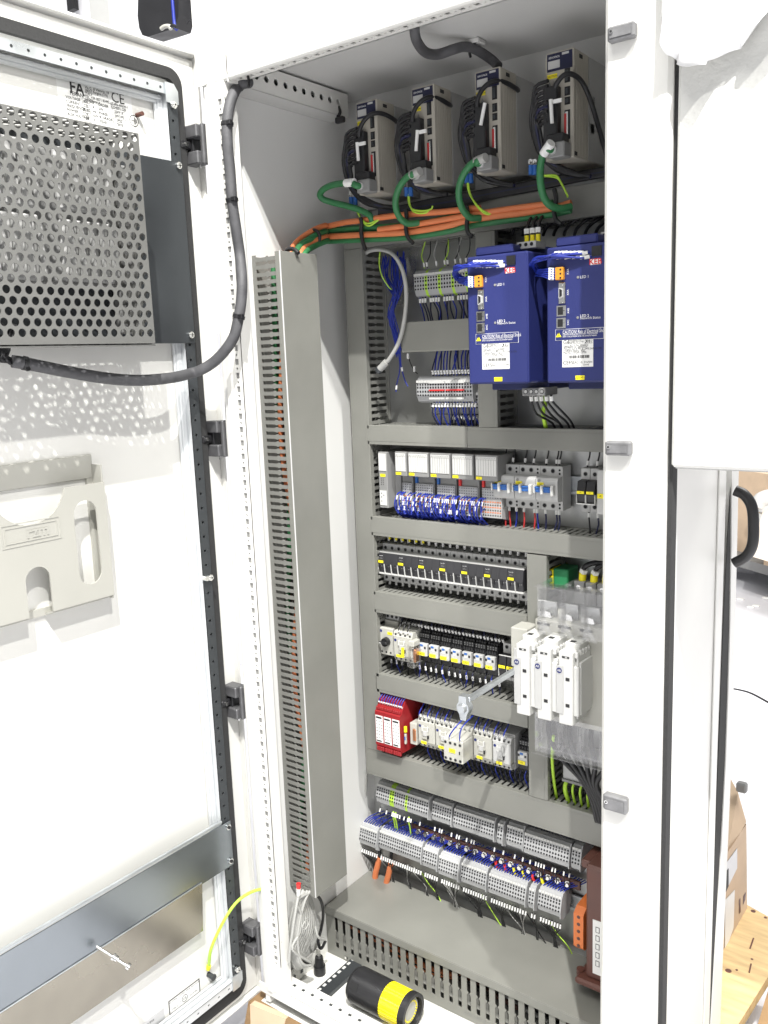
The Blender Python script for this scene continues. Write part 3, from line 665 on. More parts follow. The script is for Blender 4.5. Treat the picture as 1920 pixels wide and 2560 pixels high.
for k in range(7):
    m = MB(); m.tube([(-1.0 + .07 * k, -.06, -1.27), (-.99 + .07 * k, -.11, -1.30), (-.95 + .07 * k, -.14, -1.32), (-.85 + .07 * k, -.15, -1.325)], .005, (WBLACK, BROWN, WGREY)[k % 3], n=6)
    solo('control_cable', m, 'dark cable ends inside the bottom duct', 'cable', 'control cables inside the bottom duct')
# DIN rails
for (a, b, z) in ((-1.160, -.845, -.255), (-.87, -.64, -.255), (-1.165, -.795, -.447), (-1.165, -.79, -.625), (-1.165, -.79, -.812), (-.745, -.64, -.45), (-1.22, -.68, -1.02), (-1.255, -.70, -1.145), (-1.06, -.90, .148), (-1.06, -.90, -.066)):
    m = MB(); m.box(a, b, -.004, -.0005, z - .012, z + .012, ZINC); m.box(a, b, -.008, -.004, z - .0175, z - .012, ZINC); m.box(a, b, -.008, -.004, z + .012, z + .0175, ZINC); part(cab, 'mounting_rail', m)
# ================================================================ small device builders (world coordinates)
def ytag(parent, x0, z0, y, w=.012, h=.0055, s='-F1A1', ink=True):
    m = MB(); m.box(x0, x0 + w, y - .0008, y, z0, z0 + h, YEL); q = part(parent, 'yellow_tag', m)
    if ink: text(q, s, (x0 + w / 2, y - .0008, z0 + h / 2), (1, 0, 0), (0, 0, 1), h * .62, INK)
def holes(m, pts, y, r, n=8, mt=DARK, ring=None):
    for x, z in pts:
        if ring: m.cyl((x, y, z), (x, y - .0004, z), r * 1.35, ring, n=n)
        m.cyl((x, y - (.0004 if ring else 0), z), (x, y - (.0008 if ring else .0004), z), r, mt, n=n)
def wire(bundle, pts, r, m_, marker=None, name='wire', n=6, res=3):
    m = MB(); m.tube(pts, r, m_, n=n, res=res); o = part(bundle, name, m)
    if marker is not None:
        a = Vector(pts[marker]); b = Vector(pts[marker + 1]); d = (b - a).normalized(); c = a + d * .003
        m = MB(); m.cyl(c, c + d * .0085, r * 1.65, SLEEVE, n=6, sm=False); part(o, 'wire_marker', m)
    return o
# ---- I/O station
t = T('bus_coupler', 'narrow grey bus coupler with white card, leftmost on the module row', 'I/O module', (-1.140, 0, -.256))
m = MB(); m.box(-1.141, -1.118, -.080, -.008, -.317, -.196, GREYP, .001); m.box(-1.116, -1.100, -.055, -.008, -.317, -.197, GREYP, .001); part(t, 'housing', m)
m = MB(); m.box(-1.139, -1.120, -.0812, -.080, -.236, -.199, WPL); part(t, 'card', m)
m = MB(); m.box(-1.139, -1.121, -.0812, -.080, -.311, -.279, WPL); holes(m, [(-1.134, -.285), (-1.134, -.293), (-1.128, -.289), (-1.134, -.302)], -.0812, .0012, 6); part(t, 'lower_label', m)
m = MB(); holes(m, [(-1.134 + .005 * i, -.254 - .004 * k) for i in range(2) for k in range(4)], -.080, .0011, 6); part(t, 'indicator', m)
ytag(t, -1.136, -.249, -.080, .013, .006, '-K2')
mods = [(-1.096, -1.067, 4, None), (-1.062, -1.012, 8, BLUEP), (-1.007, -.958, 8, BLUEP), (-.954, -.904, 8, REDL), (-.899, -.849, 8, REDL)]
ords = ('short card module with four lines, next to the bus coupler', 'wide card module second from the bus coupler', 'wide card module in the middle of the five', 'wide card module with a red chip below its left edge, second from the breakers', 'wide card module nearest the blue toggle breakers')
for k, (a, b, nl, chip) in enumerate(mods):
    t = T('io_module', 'grey ' + ords[k], 'I/O module', (a, 0, -.256), 'card modules of the I/O station')
    m = MB(); m.box(a, b, -.080, -.008, -.245, -.194, GREYP, .001); m.box(a + .001, b - .001, -.056, -.008, -.30, -.245, GREYP); part(t, 'housing', m)
    m = MB(); m.box(a + .002, b - .002, -.0812, -.080, -.235, -.197, WPL, .0003); c = part(t, 'card', m)
    m = MB(); ww = (b - a - .004) / nl
    for i in range(1, nl): m.box(a + .002 + i * ww - .00025, a + .002 + i * ww + .00025, -.0815, -.0812, -.234, -.198, GREYP)
    m.box(a + .002, b - .002, -.0815, -.0812, -.2035, -.203, GREYP); part(c, 'printed_lines', m)
    for i in range(nl): text(c, str(i), (a + .002 + (i + .5) * ww, -.0812, -.2003), (1, 0, 0), (0, 0, 1), .0045, INK)
    ytag(t, a + .002, -.2425, -.0805, .0135, .0055, '-A' + str(k + 1))
    # connector block
    xa, xb = a - .022 * .75, b - .022 * .75 + .002
    xa, xb = a + .002, b - .003
    m = MB(); m.box(xa, xb, -.060, -.02, -.285, -.262, TERM, .001); m.prism([(-.060, -.285), (-.060, -.322), (-.030, -.330), (-.030, -.285)], 0, xa, xb, LGREY); part(t, 'connector', m)
    nc = nl; cw = (xb - xa) / nc
    m = MB(); holes(m, [(xa + (i + .5) * cw, -.2655 - .0055 * j) for i in range(nc) for j in range(4)], -.060, .0013, 4, BLACK); part(t, 'test_holes', m)
    for j in range(3):
        m = MB()
        for i in range(nc): m.box(xa + (i + .22) * cw, xa + (i + .78) * cw, -.0610, -.060, -.2915 - .0105 * j, -.2892 - .0105 * j, OREN)
        holes(m, [(xa + (i + .5) * cw, -.2965 - .0105 * j) for i in range(nc)], -.060, .0017, 6)
        part(t, 'spring_row', m)
    if chip:
        m = MB(); m.box(a + .004, a + .0085, -.062, -.056, -.261, -.246, chip); part(t, 'coding_chip', m)
t = T('wire_bundle', 'thick comb of curving blue wires with white markers plugged into the card modules', 'wires', (-1.0, -.06, -.3))
random.seed(3)
for i in range(74):
    x = -1.098 + i * .00288 + random.uniform(-.0008, .0008)
    if any(abs(x - g_) < .0022 for g_ in (-1.065, -1.009, -.956, -.901)): continue
    z = -.283 - random.choice((0, .0, .011, .022)); o = random.uniform(.010, .026); dx = random.uniform(-.004, .004)
    wire(t, [(x, -.060, z), (x + dx * .2, -.068 - o * .3, z - .003), (x + dx * .6, -.062 - o, z - .020), (x + dx, -.060 - o * .7, -.325), (x + dx * 1.3, -.045, -.345), (x + dx * 1.5, -.035, -.365)], .00135, WBLUE if random.random() < .95 else WGREY, 1)
# ---- double pole breakers with blue toggles
def hz(m, pts, y, r): holes(m, pts, y, r, 10, DARK, GREYP)
for k in range(3):
    a = -.866 + k * .0462; b = a + .0460
    t = T('circuit_breaker', ('leftmost', 'middle', 'rightmost')[k] + ' of three pale grey breakers with blue toggles and yellow tag', 'circuit breaker', (a, 0, -.257), 'breakers with blue toggles')
    m = MB(); m.box(a, b, -.045, -.008, -.300, -.214, LGREY, .001); part(t, 'housing', m)
    m = MB(); m.prism([(-.045, -.233), (-.063, -.235), (-.066, -.240), (-.066, -.275), (-.063, -.280), (-.045, -.282)], 0, a + .0005, b - .0005, LGREY); part(t, 'front_step', m)
    m = MB(); hz(m, [(a + .008, -.2235), (a + .026, -.2235), (a + .008, -.2915), (a + .026, -.2915)], -.045, .0036); holes(m, [(a + .040, -.2215), (a + .040, -.2285), (a + .040, -.288), (a + .040, -.295)], -.045, .0022, 8); part(t, 'terminal_holes', m)
    m = MB(); m.box(a + .002, a + .034, -.074, -.066, -.262, -.251, BLUEP, .0015); m.box(a + .002, a + .034, -.0765, -.066, -.254, -.251, BLUEP, .001); part(t, 'toggle', m)
    m = MB(); m.box(a + .015, a + .020, -.080, -.066, -.266, -.247, WPL, .002); m.box(a + .035, a + .041, -.078, -.066, -.268, -.247, WPL, .002); m.box(a - .001, a + .002, -.076, -.066, -.264, -.248, WPL, .001); part(t, 'toggle_bar', m)
    m = MB(); m.cyl((a + .007, -.066, -.2405), (a + .007, -.0664, -.2405), .003, GREYP, n=12); part(t, 'round_mark', m)
    ytag(t, a + .003, -.2495, -.066, .014, .006, '-Q' + str(k + 1))
    for j, x in enumerate((a + .008, a + .026)):
        pass
m = MB(); m.prism([(-.063, -.245), (-.095, -.262), (-.095, -.275), (-.063, -.285)], 0, -.7285, -.7265, LGREY)
# plates: narrow neighbour breaker block
t = T('fuse_holder_pair', 'pair of grey fuse holders with black levers right of the blue toggle breakers', 'fuse holder', (-.69, 0, -.256))
for k in range(2):
    a = -.690 + k * .0185
    m = MB(); m.box(a, a + .018, -.045, -.008, -.298, -.215, LGREY, .001); hz(m, [(a + .009, -.226), (a + .009, -.288)], -.045, .0034); part(t, 'housing', m)
    m = MB(); m.prism([(-.045, -.236), (-.062, -.238), (-.066, -.262), (-.062, -.279), (-.045, -.279)], 0, a + .0008, a + .0172, BLACK); q = part(t, 'lever', m)
    m = MB(); m.box(a, a + .0008, -.066, -.045, -.280, -.262, WPL); m.box(a + .0172, a + .018, -.066, -.045, -.280, -.262, WPL); m.box(a, a + .018, -.0665, -.064, -.2805, -.2785, WPL); part(q, 'side_frame', m)
    ytag(t, a + .0015, -.2605, -.0662, .014, .005, '-F9')
t = T('grey_relay_block', 'grey device with yellow tag half hidden behind the right post', 'relay', (-.652, 0, -.256))
m = MB(); m.box(-.652, -.60, -.060, -.008, -.298, -.215, LGREY, .001); part(t, 'housing', m); ytag(t, -.651, -.268, -.060, .012, .009, '-K')
# wires above and below the breakers
t = T('wire_bundle', 'dark wires with white markers entering the breakers from above and leaving below', 'wires', (-.8, -.04, -.3))
for k, x in enumerate((-.858, -.839, -.812, -.793, -.766, -.745, -.739, -.681, -.662)):
    wire(t, [(x, -.036, -.214), (x, -.034, -.205), (x + .002, -.030, -.190), (x + .003, -.030, -.165)], .0016, WBLACK, 0)
for k, x in enumerate((-.858, -.848, -.832, -.815, -.792, -.786, -.768, -.745, -.739, -.678, -.660)):
    c = (WRED, WRED, WBLUE, WRED, WRED, WBLUE, WDARK, WDARK, WDARK, WBLACK, WDARK)[k]
    wire(t, [(x, -.036, -.298), (x, -.036, -.307), (x + .003, -.040, -.322), (x + random.uniform(-.004, .006), -.042, -.345), (x, -.04, -.365)], .0017, c, 0)
# ---- row of twenty fuse holders
gl = ['leftmost three', 'second three from the left', 'third three from the left', 'middle three', 'third three from the right', 'second last three', 'last two']
idx = 0
for g_ in range(7):
    nn = 3 if g_ < 6 else 2
    for j in range(nn):
        a = -1.165 + idx * .01805; b = a + .0178
        pos = {0: 'first', 1: 'second', 2: 'third'}[j]
        t = T('fuse_holder', 'black lever fuse holder%s, %s of the %s' % (' with yellow tag' if j == 0 else '', pos, gl[g_]), 'fuse holder', (a, 0, -.447), 'fuse holders of the long row')
        m = MB(); m.box(a, b, -.045, -.008, -.490, -.404, LGREY, .0008); part(t, 'housing', m)
        m = MB(); hz(m, [(a + .0089, -.4135), (a + .0089, -.4815)], -.045, .0031); part(t, 'terminal_holes', m)
        m = MB(); m.prism([(-.045, -.418), (-.059, -.419), (-.059, -.4225), (-.045, -.4225)], 0, a, b + .0002, WPL); part(t, 'white_bar', m); m = MB()
        m.prism([(-.045, -.446), (-.0665, -.446), (-.064, -.468), (-.045, -.468)], 0, a - .0003, a + .0009, WPL); part(t, 'white_fin', m); m = MB(); m.prism([(-.045, -.467), (-.063, -.467), (-.063, -.470), (-.045, -.470)], 0, a, b + .0002, WPL); part(t, 'white_bar', m)
        m = MB(); m.prism([(-.045, -.423), (-.061, -.423), (-.065, -.447), (-.045, -.447)], 0, a + (.0006 if j == 0 else .0001), b, LEVER); m.prism([(-.045, -.447), (-.0645, -.447), (-.061, -.4665), (-.045, -.4665)], 0, a + .0010, b - .0004, LEVER)
        m.box(a + .003, a + .008, -.0655, -.0625, -.4585, -.4475, BLACK, .0008); q = part(t, 'lever', m)
        m = MB(); holes(m, [(a + .0105, -.452), (a + .0145, -.4515)], -.0634, .0009, 6, GREYP); part(q, 'vents', m)
        if j == 0:
            ytag(t, a + .002, -.4445, -.0645, .0135, .0052, '-F%d' % (g_ + 1))
            text(q, 'SIEMENS'[:0] + 'fuse 32A', (a + .009, -.0628, -.4285), (1, 0, 0), (0, 0, 1), .0028, WINK); text(q, '690V', (a + .009, -.0634, -.4345), (1, 0, 0), (0, 0, 1), .004, GREYP)
        idx += 1
t = T('wire_bundle', 'dark wires with white markers above and below the long fuse row', 'wires', (-1.0, -.04, -.45))
for i in range(20):
    x = -1.156 + i * .01805
    wire(t, [(x, -.032, -.404), (x, -.032, -.396), (x, -.03, -.385), (x, -.03, -.37)], .0018, YG if i in (1, 2, 3, 4, 5) and i % 1 == 0 and False else WBLACK, 0)
    if i < 6:
        m = MB(); m.cyl((x + .004, -.034, -.397), (x + .004, -.034, -.388), .0028, YEL, n=8); part(t, 'yellow_ferrule', m)
    wire(t, [(x, -.034, -.489), (x, -.034, -.498), (x + .004, -.038, -.510), (x + .006, -.042, -.525)], .0016, WBLACK, 0)
# ---- row 5: motor starter, contactor, relays
t = T('motor_starter', 'cream motor protection switch with a round black knob and yellow tag', 'motor starter', (-1.163, 0, -.62))
m = MB(); m.box(-1.163, -1.127, -.050, -.008, -.662, -.580, CREAM, .001); m.box(-1.163, -1.127, -.070, -.050, -.655, -.592, CREAM, .0015); m.box(-1.163, -1.127, -.045, -.008, -.580, -.566, LGREY, .001); hz(m, [(-1.157 + .012 * i, -.572) for i in range(3)], -.045, .003); part(t, 'housing', m)
m = MB(); m.cyl((-1.144, -.070, -.623), (-1.144, -.080, -.623), .0105, BLACK, r1=.0095, n=24); m.box(-1.154, -1.134, -.086, -.079, -.626, -.620, BLACK, .001); m.box(-1.154, -1.148, -.0863, -.086, -.6238, -.6222, WPL); part(t, 'knob', m)
m = MB(); holes(m, [(-1.158 + .012 * i, -.648) for i in range(3)], -.070, .0025, 8); part(t, 'terminal_holes', m)
m = MB(); m.cyl((-1.159, -.070, -.600), (-1.159, -.0705, -.600), .0032, BLUE, n=14); part(t, 'round_mark', m); ytag(t, -1.141, -.606, -.070, .013, .006, '-Q5')
def contactor(x0, x1, z0, z1, y, label, body=CREAM, tagpos=None, dark=False):
    t = T('contactor', label, 'contactor', (x0, 0, (z0 + z1) / 2), 'contactors'); w_ = x1 - x0
    m = MB(); m.box(x0, x1, y + .018, -.008, z0 - .004, z1 + .004, body, .001); m.box(x0 + .0005, x1 - .0005, y, y + .018, z0 + .012, z1 - .012, body, .0015)
    m.prism([(y + .018, z1), (y + .006, z1), (y, z1 - .012), (y + .018, z1 - .012)], 0, x0 + .0005, x1 - .0005, body); m.prism([(y + .018, z0 + .012), (y, z0 + .012), (y + .006, z0), (y + .018, z0)], 0, x0 + .0005, x1 - .0005, body); part(t, 'housing', m)
    m = MB(); n = 4
    for i in range(n):
        x = x0 + (i + .5) * w_ / n
        for z in (z1 - .007, z0 + .006): m.cyl((x, y + .003, z), (x, y + .0015, z), .0031, GREYP, n=8); m.cyl((x, y + .0015, z), (x, y + .0009, z), .0022, DARK, n=8)
    part(t, 'terminal_holes', m)
    m = MB(); cx = (x0 + x1) / 2 - .001; zc = (z0 + z1) / 2
    m.box(cx - .008, cx + .008, y - .003, y, zc - .014, zc + .014, body, .001); m.box(cx - .005, cx + .005, y - .005, y - .003, zc - .006, zc + .006, LGREY, .001); m.box(cx - .009, cx - .006, y - .004, y, zc + .004, zc + .016, WPL, .0005); m.box(cx + .005, cx + .008, y - .004, y, zc + .004, zc + .016, WPL, .0005); m.box(cx + .006, cx + .0085, y - .0045, y, zc - .012, zc - .004, BLACK); part(t, 'actuator', m)
    m = MB(); m.cyl((x0 + .006, y, zc + .014), (x0 + .006, y - .0005, zc + .014), .0032, BLUE, n=14); part(t, 'round_mark', m)
    ytag(t, x0 + .012, z0 + .012, y - .0055, .014, .006, '-K7'); return t
contactor(-1.120, -1.069, -.660, -.592, -.078, 'cream contactor beside the black knob with an upright yellow tag and clear clip-on block')
t = T('surge_block', 'small clear and cream clip-on block with an upright yellow tag', 'suppressor', (-1.087, -.08, -.64))
m = MB(); m.box(-1.072, -1.058, -.090, -.06, -.665, -.618, CLEAR, .001); m.box(-1.074, -1.060, -.085, -.06, -.618, -.606, CREAM, .001); m.box(-1.066, -1.060, -.080, -.065, -.655, -.625, COPPER, .001); part(t, 'housing', m)
m = MB(); m.box(-1.0885, -1.0835, -.092, -.088, -.644, -.622, YEL); part(t, 'yellow_tag', m)
def relay(x0, zt, label, y=-.060):
    t = T('relay', label, 'relay', (x0, 0, zt - .02), 'slim relays with yellow tags')
    m = MB(); m.box(x0 - .002, x0 + .025, -.040, -.008, zt - .048, zt + .030, BLACK, .001); m.box(x0 - .0015, x0 + .0245, -.050, -.040, zt - .042, zt + .022, BLACK, .001)
    for i in range(4):
        m.box(x0 + i * .0062, x0 + .0045 + i * .0062, -.054, -.050, zt + .004, zt + .011, BLACK, .0006); m.box(x0 + i * .0062, x0 + .0045 + i * .0062, -.046, -.040, zt + .022, zt + .027, BLACK, .0006)
    part(t, 'socket', m)
    m = MB()
    for i in range(4):
        for z in (zt + .0145, zt + .019): m.cyl((x0 + .0023 + i * .0062, -.050, z), (x0 + .0023 + i * .0062, -.0505, z), .0016, GREYP, n=6)
    part(t, 'socket_screws', m)
    m = MB(); m.box(x0, x0 + .0225, y, -.050, zt - .0275, zt + .001, LGREY, .0012); q = part(t, 'relay_cube', m)
    m = MB(); m.box(x0 + .006, x0 + .013, y - .0006, y, zt - .005, zt - .0005, BLUEP); part(q, 'blue_button', m)
    m = MB(); m.box(x0 + .001, x0 + .005, y - .0005, y, zt - .009, zt - .004, BLACK); m.box(x0 + .016, x0 + .0205, y - .0005, y, zt - .010, zt - .005, BLACK); m.box(x0 + .0055, x0 + .0145, y - .0004, y, zt - .012, zt - .0065, WPL); part(q, 'print', m)
    ytag(t, x0 + .002, zt - .0255, y - .0008, .016, .0075, '-K3'); return t
rn = ['first relay with a yellow tag, beside the cream contactor', 'second yellow tagged relay from the left', 'third yellow tagged relay from the left', 'middle yellow tagged relay of the seven', 'fifth yellow tagged relay from the left', 'sixth yellow tagged relay from the left', 'last of the seven relays, beside the black fuse levers']
for i in range(7): relay(-1.066 + .0282 * i, -.617, rn[i])
relay(-.8235, -.809, 'single small relay with yellow tag at the right end of the contactor row')
t = T('relay_fuses', 'two small black fuse levers with yellow tags right of the seven relays', 'fuse holder', (-.868, 0, -.62))
for k in range(2):
    a = -.862 + k * .0185
    m = MB(); m.box(a, a + .018, -.045, -.008, -.665, -.585, LGREY, .001); hz(m, [(a + .009, -.593)], -.045, .0034); part(t, 'housing', m)
    m = MB(); m.prism([(-.045, -.606), (-.062, -.608), (-.066, -.632), (-.062, -.650), (-.045, -.650)], 0, a + .0008, a + .0172, BLACK); part(t, 'lever', m)
    m = MB(); m.box(a, a + .0008, -.066, -.045, -.65, -.632, WPL); m.box(a, a + .018, -.0625, -.061, -.607, -.6055, WPL); part(t, 'side_frame', m); ytag(t, a + .001, -.632, -.0665, .015, .006, '-F8')
t = T('wire_bundle', 'blue and black wires with white markers around the relay row', 'wires', (-1.0, -.04, -.62))
for i in range(30):
    x = -1.118 + i * .0088 + random.uniform(-.001, .001); k = i
    c = WBLACK if i % 3 else WDARK
    wire(t, [(x, -.040, -.588), (x, -.046, -.578), (x, -.040, -.566), (x, -.035, -.55)], .0015, c, 0)
for i in range(19):
    x = -1.150 + i * .0155 + random.uniform(-.002, .002)
    wire(t, [(x, -.040, -.658), (x, -.050, -.668), (x + .003, -.052, -.682), (x + random.uniform(-.005, .008), -.046, -.700), (x, -.04, -.72)], .0013, (WDARK, WBLUE, WDARK, WBLACK)[i % 4], 1)
for i in range(3):
    x = -1.104 + i * .012
    wire(t, [(x, -.070, -.597), (x, -.078, -.589), (x, -.066, -.574), (x, -.04, -.56)], .0015, WBLACK, 0)
# ---- row 6: red safety relays, contactors
rlab = ['leftmost red module with a printed front', 'middle red module with a printed front', 'rightmost red module, next to the cream contactor']
for k in range(3):
    a = -1.1625 + k * .0232; b = a + .0228; dz = -.0005 * k
    t = T('safety_relay', rlab[k], 'safety relay', (a, 0, -.81), 'red modules')
    m = MB(); m.prism([(-.008, -.872), (-.094, -.868), (-.100, -.860), (-.100, -.780), (-.094, -.777), (-.072, -.745), (-.008, -.738)], 0, a, b, RED); part(t, 'housing', m)
    for i in range(4):
        for q_ in ((-.0975, -.090, -.7765, -.770), (-.087, -.08, -.762, -.754), (-.100, -.094, -.874, -.864)):
            m = MB(); m.box(a + .001 + i * .0053, a + .0053 + i * .0053, *q_, RED, .0008); part(t, 'terminal_plug', m)
    m = MB(); X0 = 0
    for i in range(0): m.box(a + .001 + i * .0053, a + .0053 + i * .0053, -.0975, -.090, -.7765, -.770, RED, .0008); m.box(a + .001 + i * .0053, a + .0053 + i * .0053, -.087, -.08, -.762, -.754, RED, .0008); m.box(a + .001 + i * .0053, a + .0053 + i * .0053, -.100, -.094, -.874, -.864, RED, .0008)
    m = MB(); m.box(a + .0015, b - .0015, -.1006, -.100, -.853, -.789, SILVER if False else PAPER); q = part(t, 'printed_front', m)
    m = MB(); m.box(a + .003, b - .004, -.1009, -.1006, -.796, -.792, INK)
    for i in range(3):
        for j in range(6): m.box(a + .0035 + i * .0065, a + .0065 + i * .0065, -.1009, -.1006, -.8035 - j * .008, -.8015 - j * .008, GREYP)
    m.box(a + .003, b - .006, -.1009, -.1006, -.851, -.848, INK); part(q, 'print', m)
t = T('surge_block', 'small cream block with a yellow tag at the right side of the red modules', 'suppressor', (-1.085, -.08, -.83))
m = MB(); m.box(-1.085, -1.067, -.075, -.02, -.85, -.80, CREAM, .001); m.box(-1.076, -1.068, -.078, -.07, -.84, -.812, COPPER, .001); part(t, 'housing', m)
m = MB(); m.box(-1.0895, -1.0845, -.091, -.086, -.818, -.805, YEL); m.box(-1.0895, -1.0855, -.091, -.086, -.846, -.822, CREAM, .0005); m.box(-1.089, -1.086, -.0915, -.091, -.836, -.828, BLUEP); part(t, 'yellow_tag', m)
contactor(-1.063, -1.019, -.850, -.779, -.075, 'cream contactor nearest the red modules')
contactor(-1.017, -.971, -.850, -.779, -.075, 'cream contactor partly hidden by the projecting auxiliary block')
contactor(-.970, -.924, -.850, -.779, -.075, 'cream contactor behind the projecting auxiliary block')
contactor(-.921, -.876, -.849, -.778, -.075, 'cream contactor just right of the projecting auxiliary block')
contactor(-.874, -.831, -.849, -.780, -.075, 'grey contactor at the right end of its row', body=LGREY)
m = MB()
t = T('auxiliary_block', 'cream auxiliary contact block projecting in front of the contactors with yellow tag', 'contact block', (-.967, -.12, -.815))
m = MB(); m.box(-.967, -.919, -.120, -.078, -.840, -.790, CREAM, .002); m.prism([(-.118, -.790), (-.080, -.782), (-.080, -.790)], 0, -.966, -.92, CREAM); part(t, 'housing', m)
m = MB(); holes(m, [(-.961 + .012 * i, z) for i in range(4) for z in (-.7975, -.833)], -.120, .0028, 8, DARK, GREYP); m.box(-.928, -.925, -.1205, -.12, -.819, -.812, BLACK); part(t, 'terminal_holes', m); ytag(t, -.952, -.818, -.1205, .015, .0085, '-K6')
t = T('wire_bundle', 'short blue and dark wires with white markers rising from the contactor row', 'wires', (-1.0, -.07, -.77))
for x in (-1.158, -1.151, -1.144, -1.137, -1.131, -1.124, -1.117, -1.110, -1.103, -1.097):
    wire(t, [(x, -.083, -.768), (x + .001, -.090, -.760), (x + .003, -.083, -.748), (x + .004, -.062, -.738), (x + .004, -.045, -.725)], .0012, WBLUE, 0)
for i, x in enumerate((-1.056, -1.046, -1.034, -1.025, -1.012, -1.001, -.989, -.978, -.915, -.905, -.893, -.884, -.868, -.858, -.845)):
    wire(t, [(x, -.070, -.783), (x, -.078, -.772), (x + .003, -.070, -.758), (x + .005, -.045, -.740)], .0014, WDARK if i % 2 else WBLUE, 0)
for x, e in ((-.951, -.935), (-.926, -.922)):
    wire(t, [(x, -.116, -.792), (x + .003, -.124, -.780), (e, -.115, -.758), (e + .006, -.07, -.742)], .0015, WBLUE, 0)
for i in range(22):
    x = -1.05 + i * .0115
    wire(t, [(x, -.05, -.852), (x, -.058, -.862), (x + .003, -.055, -.876), (x + .004, -.04, -.9)], .0014, WDARK if i % 3 else WBLUE, None)
# ================================================================ fuse switch disconnector with rod and knob
t = T('fuse_switch', 'large white three-pole fuse switch with clear shields in front of the upright duct', 'disconnector', (-.71, 0, -.6))
m = MB(); m.box(-.755, -.60, -.11, -.008, -.70, -.50, CREAM, .002); part(t, 'base', m)
m = MB(); m.box(-.800, -.765, -.125, -.01, -.600, -.520, CREAM, .002); m.box(-.792, -.770, -.128, -.125, -.585, -.560, LGREY, .001); part(t, 'mechanism_housing', m)
for k in range(3):
    a = -.766 + k * .0435; g_ = a + .003; dz = .0005 * k
    m = MB(); m.box(a, a + .0415, -.160, -.085, -.653, -.553, WPL, .001); m.box(a + .003, a + .031, -.172, -.09, -.672, -.533, WPL, .0015); m.box(a + .012, a + .040, -.166, -.09, -.655, -.560, WPL, .0015)
    m.box(a + .004, a + .034, -.150, -.06, -.535, -.522, WPL, .002)
    for j in range(5): m.box(a + .031, a + .038, -.165 + j * .012, -.158 + j * .012, -.545, -.533, WPL, .0015)
    q = part(t, 'pole_housing', m)
    m = MB(); m.box(a - .001, a + .0125, -.1735, -.172, -.652, -.560, LGREY, .0003); part(q, 'grey_strip', m)
    m = MB(); m.cyl((a + .005, -.1735, -.569), (a + .005, -.1742, -.569), .0052, BLUE, n=20); c_ = part(q, 'round_emblem', m); text(c_, 'AB', (a + .005, -.1742, -.569), (1, 0, 0), (0, 0, 1), .006, WINK)
    m = MB(); m.box(a + .017, a + .0245, -.1727, -.172, -.587, -.581, BLACK); m.box(a + .017, a + .0245, -.1727, -.172, -.637, -.631, BLACK); m.box(a + .010, a + .024, -.1727, -.172, -.5445, -.541, BLACK); m.box(a + .016, a + .020, -.1729, -.1727, -.5442, -.5415, LGREY)
    part(q, 'window', m)
    m = MB(); m.box(a + .012, a + .022, -.145, -.135, -.5222, -.5215, BLACK); part(q, 'top_slot', m)
m = MB(); m.box(-.6415, -.6405, -.16, -.14, -.612, -.596, BLACK); m.box(-.6415, -.6402, -.11, -.09, -.62, -.56, BLACK); m.box(-.645, -.641, -.165, -.03, -.66, -.54, WPL, .002)
part(t, 'side_cover', m)
for (z0, z1, yy) in ((-.520, -.428, -.125), (-.755, -.676, -.14)):
    m = MB(); m.box(-.742, -.60, yy, yy + .0018, z0, z1, CLEAR)
    for k in range(4): m.box(-.742 + k * .0435, -.740 + k * .0435, yy + .0018, -.03, z0, z1, CLEAR); m.box(-.728 + k * .0435, -.7265 + k * .0435, yy - .018, yy, z0 + .01, z1 - .004, CLEAR)
    m.box(-.742, -.60, yy - .012, yy + .02, z0 if z0 < -.7 else z1 - .002, (z0 if z0 < -.7 else z1 - .002) + .0018, CLEAR)
    for k in range(3 if z0 > -.7 else 0): m.prism([(-.738 + k * .0435, z0), (-.705 + k * .0435, z0), (-.712 + k * .0435, z0 + .012), (-.7215 + k * .0435, z0 + .034), (-.731 + k * .0435, z0 + .012)], 1, yy - .010, yy - .009, CLEAR)
    part(t, 'clear_shield', m)
for k in range(3):
    x = -.735 + k * .0435
    m = MB(); m.cyl((x, -.085, -.495), (x, -.100, -.495), .010, CHROME, n=6); m.box(x - .014, x + .014, -.085, -.08, -.515, -.47, PLATE, .001); part(t, 'bolt', m)
    m = MB(); m.box(x - .016, x + .012, -.11, -.06, -.512, -.505, WPL, .001); part(t, 'shield_bracket', m)
t = T('switch_shaft', 'long square metal shaft with a flat cross-shaped coupling sticking out of the fuse switch', 'shaft', (-.77, -.25, -.59))
m = MB(); m.box(-.7745, -.7655, -.335, -.125, -.5945, -.5855, ZINC, .0008); part(t, 'rod', m)
m = MB(); cx, cz = -.7745, -.6035
pts = [(cx - .007, cz + .022), (cx + .007, cz + .022), (cx + .008, cz + .010)] + [(cx + .0125 * math.cos(math.radians(a)), cz + .0125 * math.sin(math.radians(a))) for a in (40, 15, -15, -40)] + [(cx + .008, cz - .012), (cx + .006, cz - .022), (cx - .005, cz - .022), (cx - .007, cz - .012)] + [(cx + .0125 * math.cos(math.radians(a)), cz + .0125 * math.sin(math.radians(a))) for a in (220, 195, 165, 140)] + [(cx - .008, cz + .010)]
m.prism(pts, 1, -.345, -.330, ZINC); part(t, 'coupling', m)
m = MB(); m.cyl((cx, -.345, cz), (cx, -.351, cz), .0095, ZINC, r1=.007, n=18); part(t, 'coupling_boss', m)
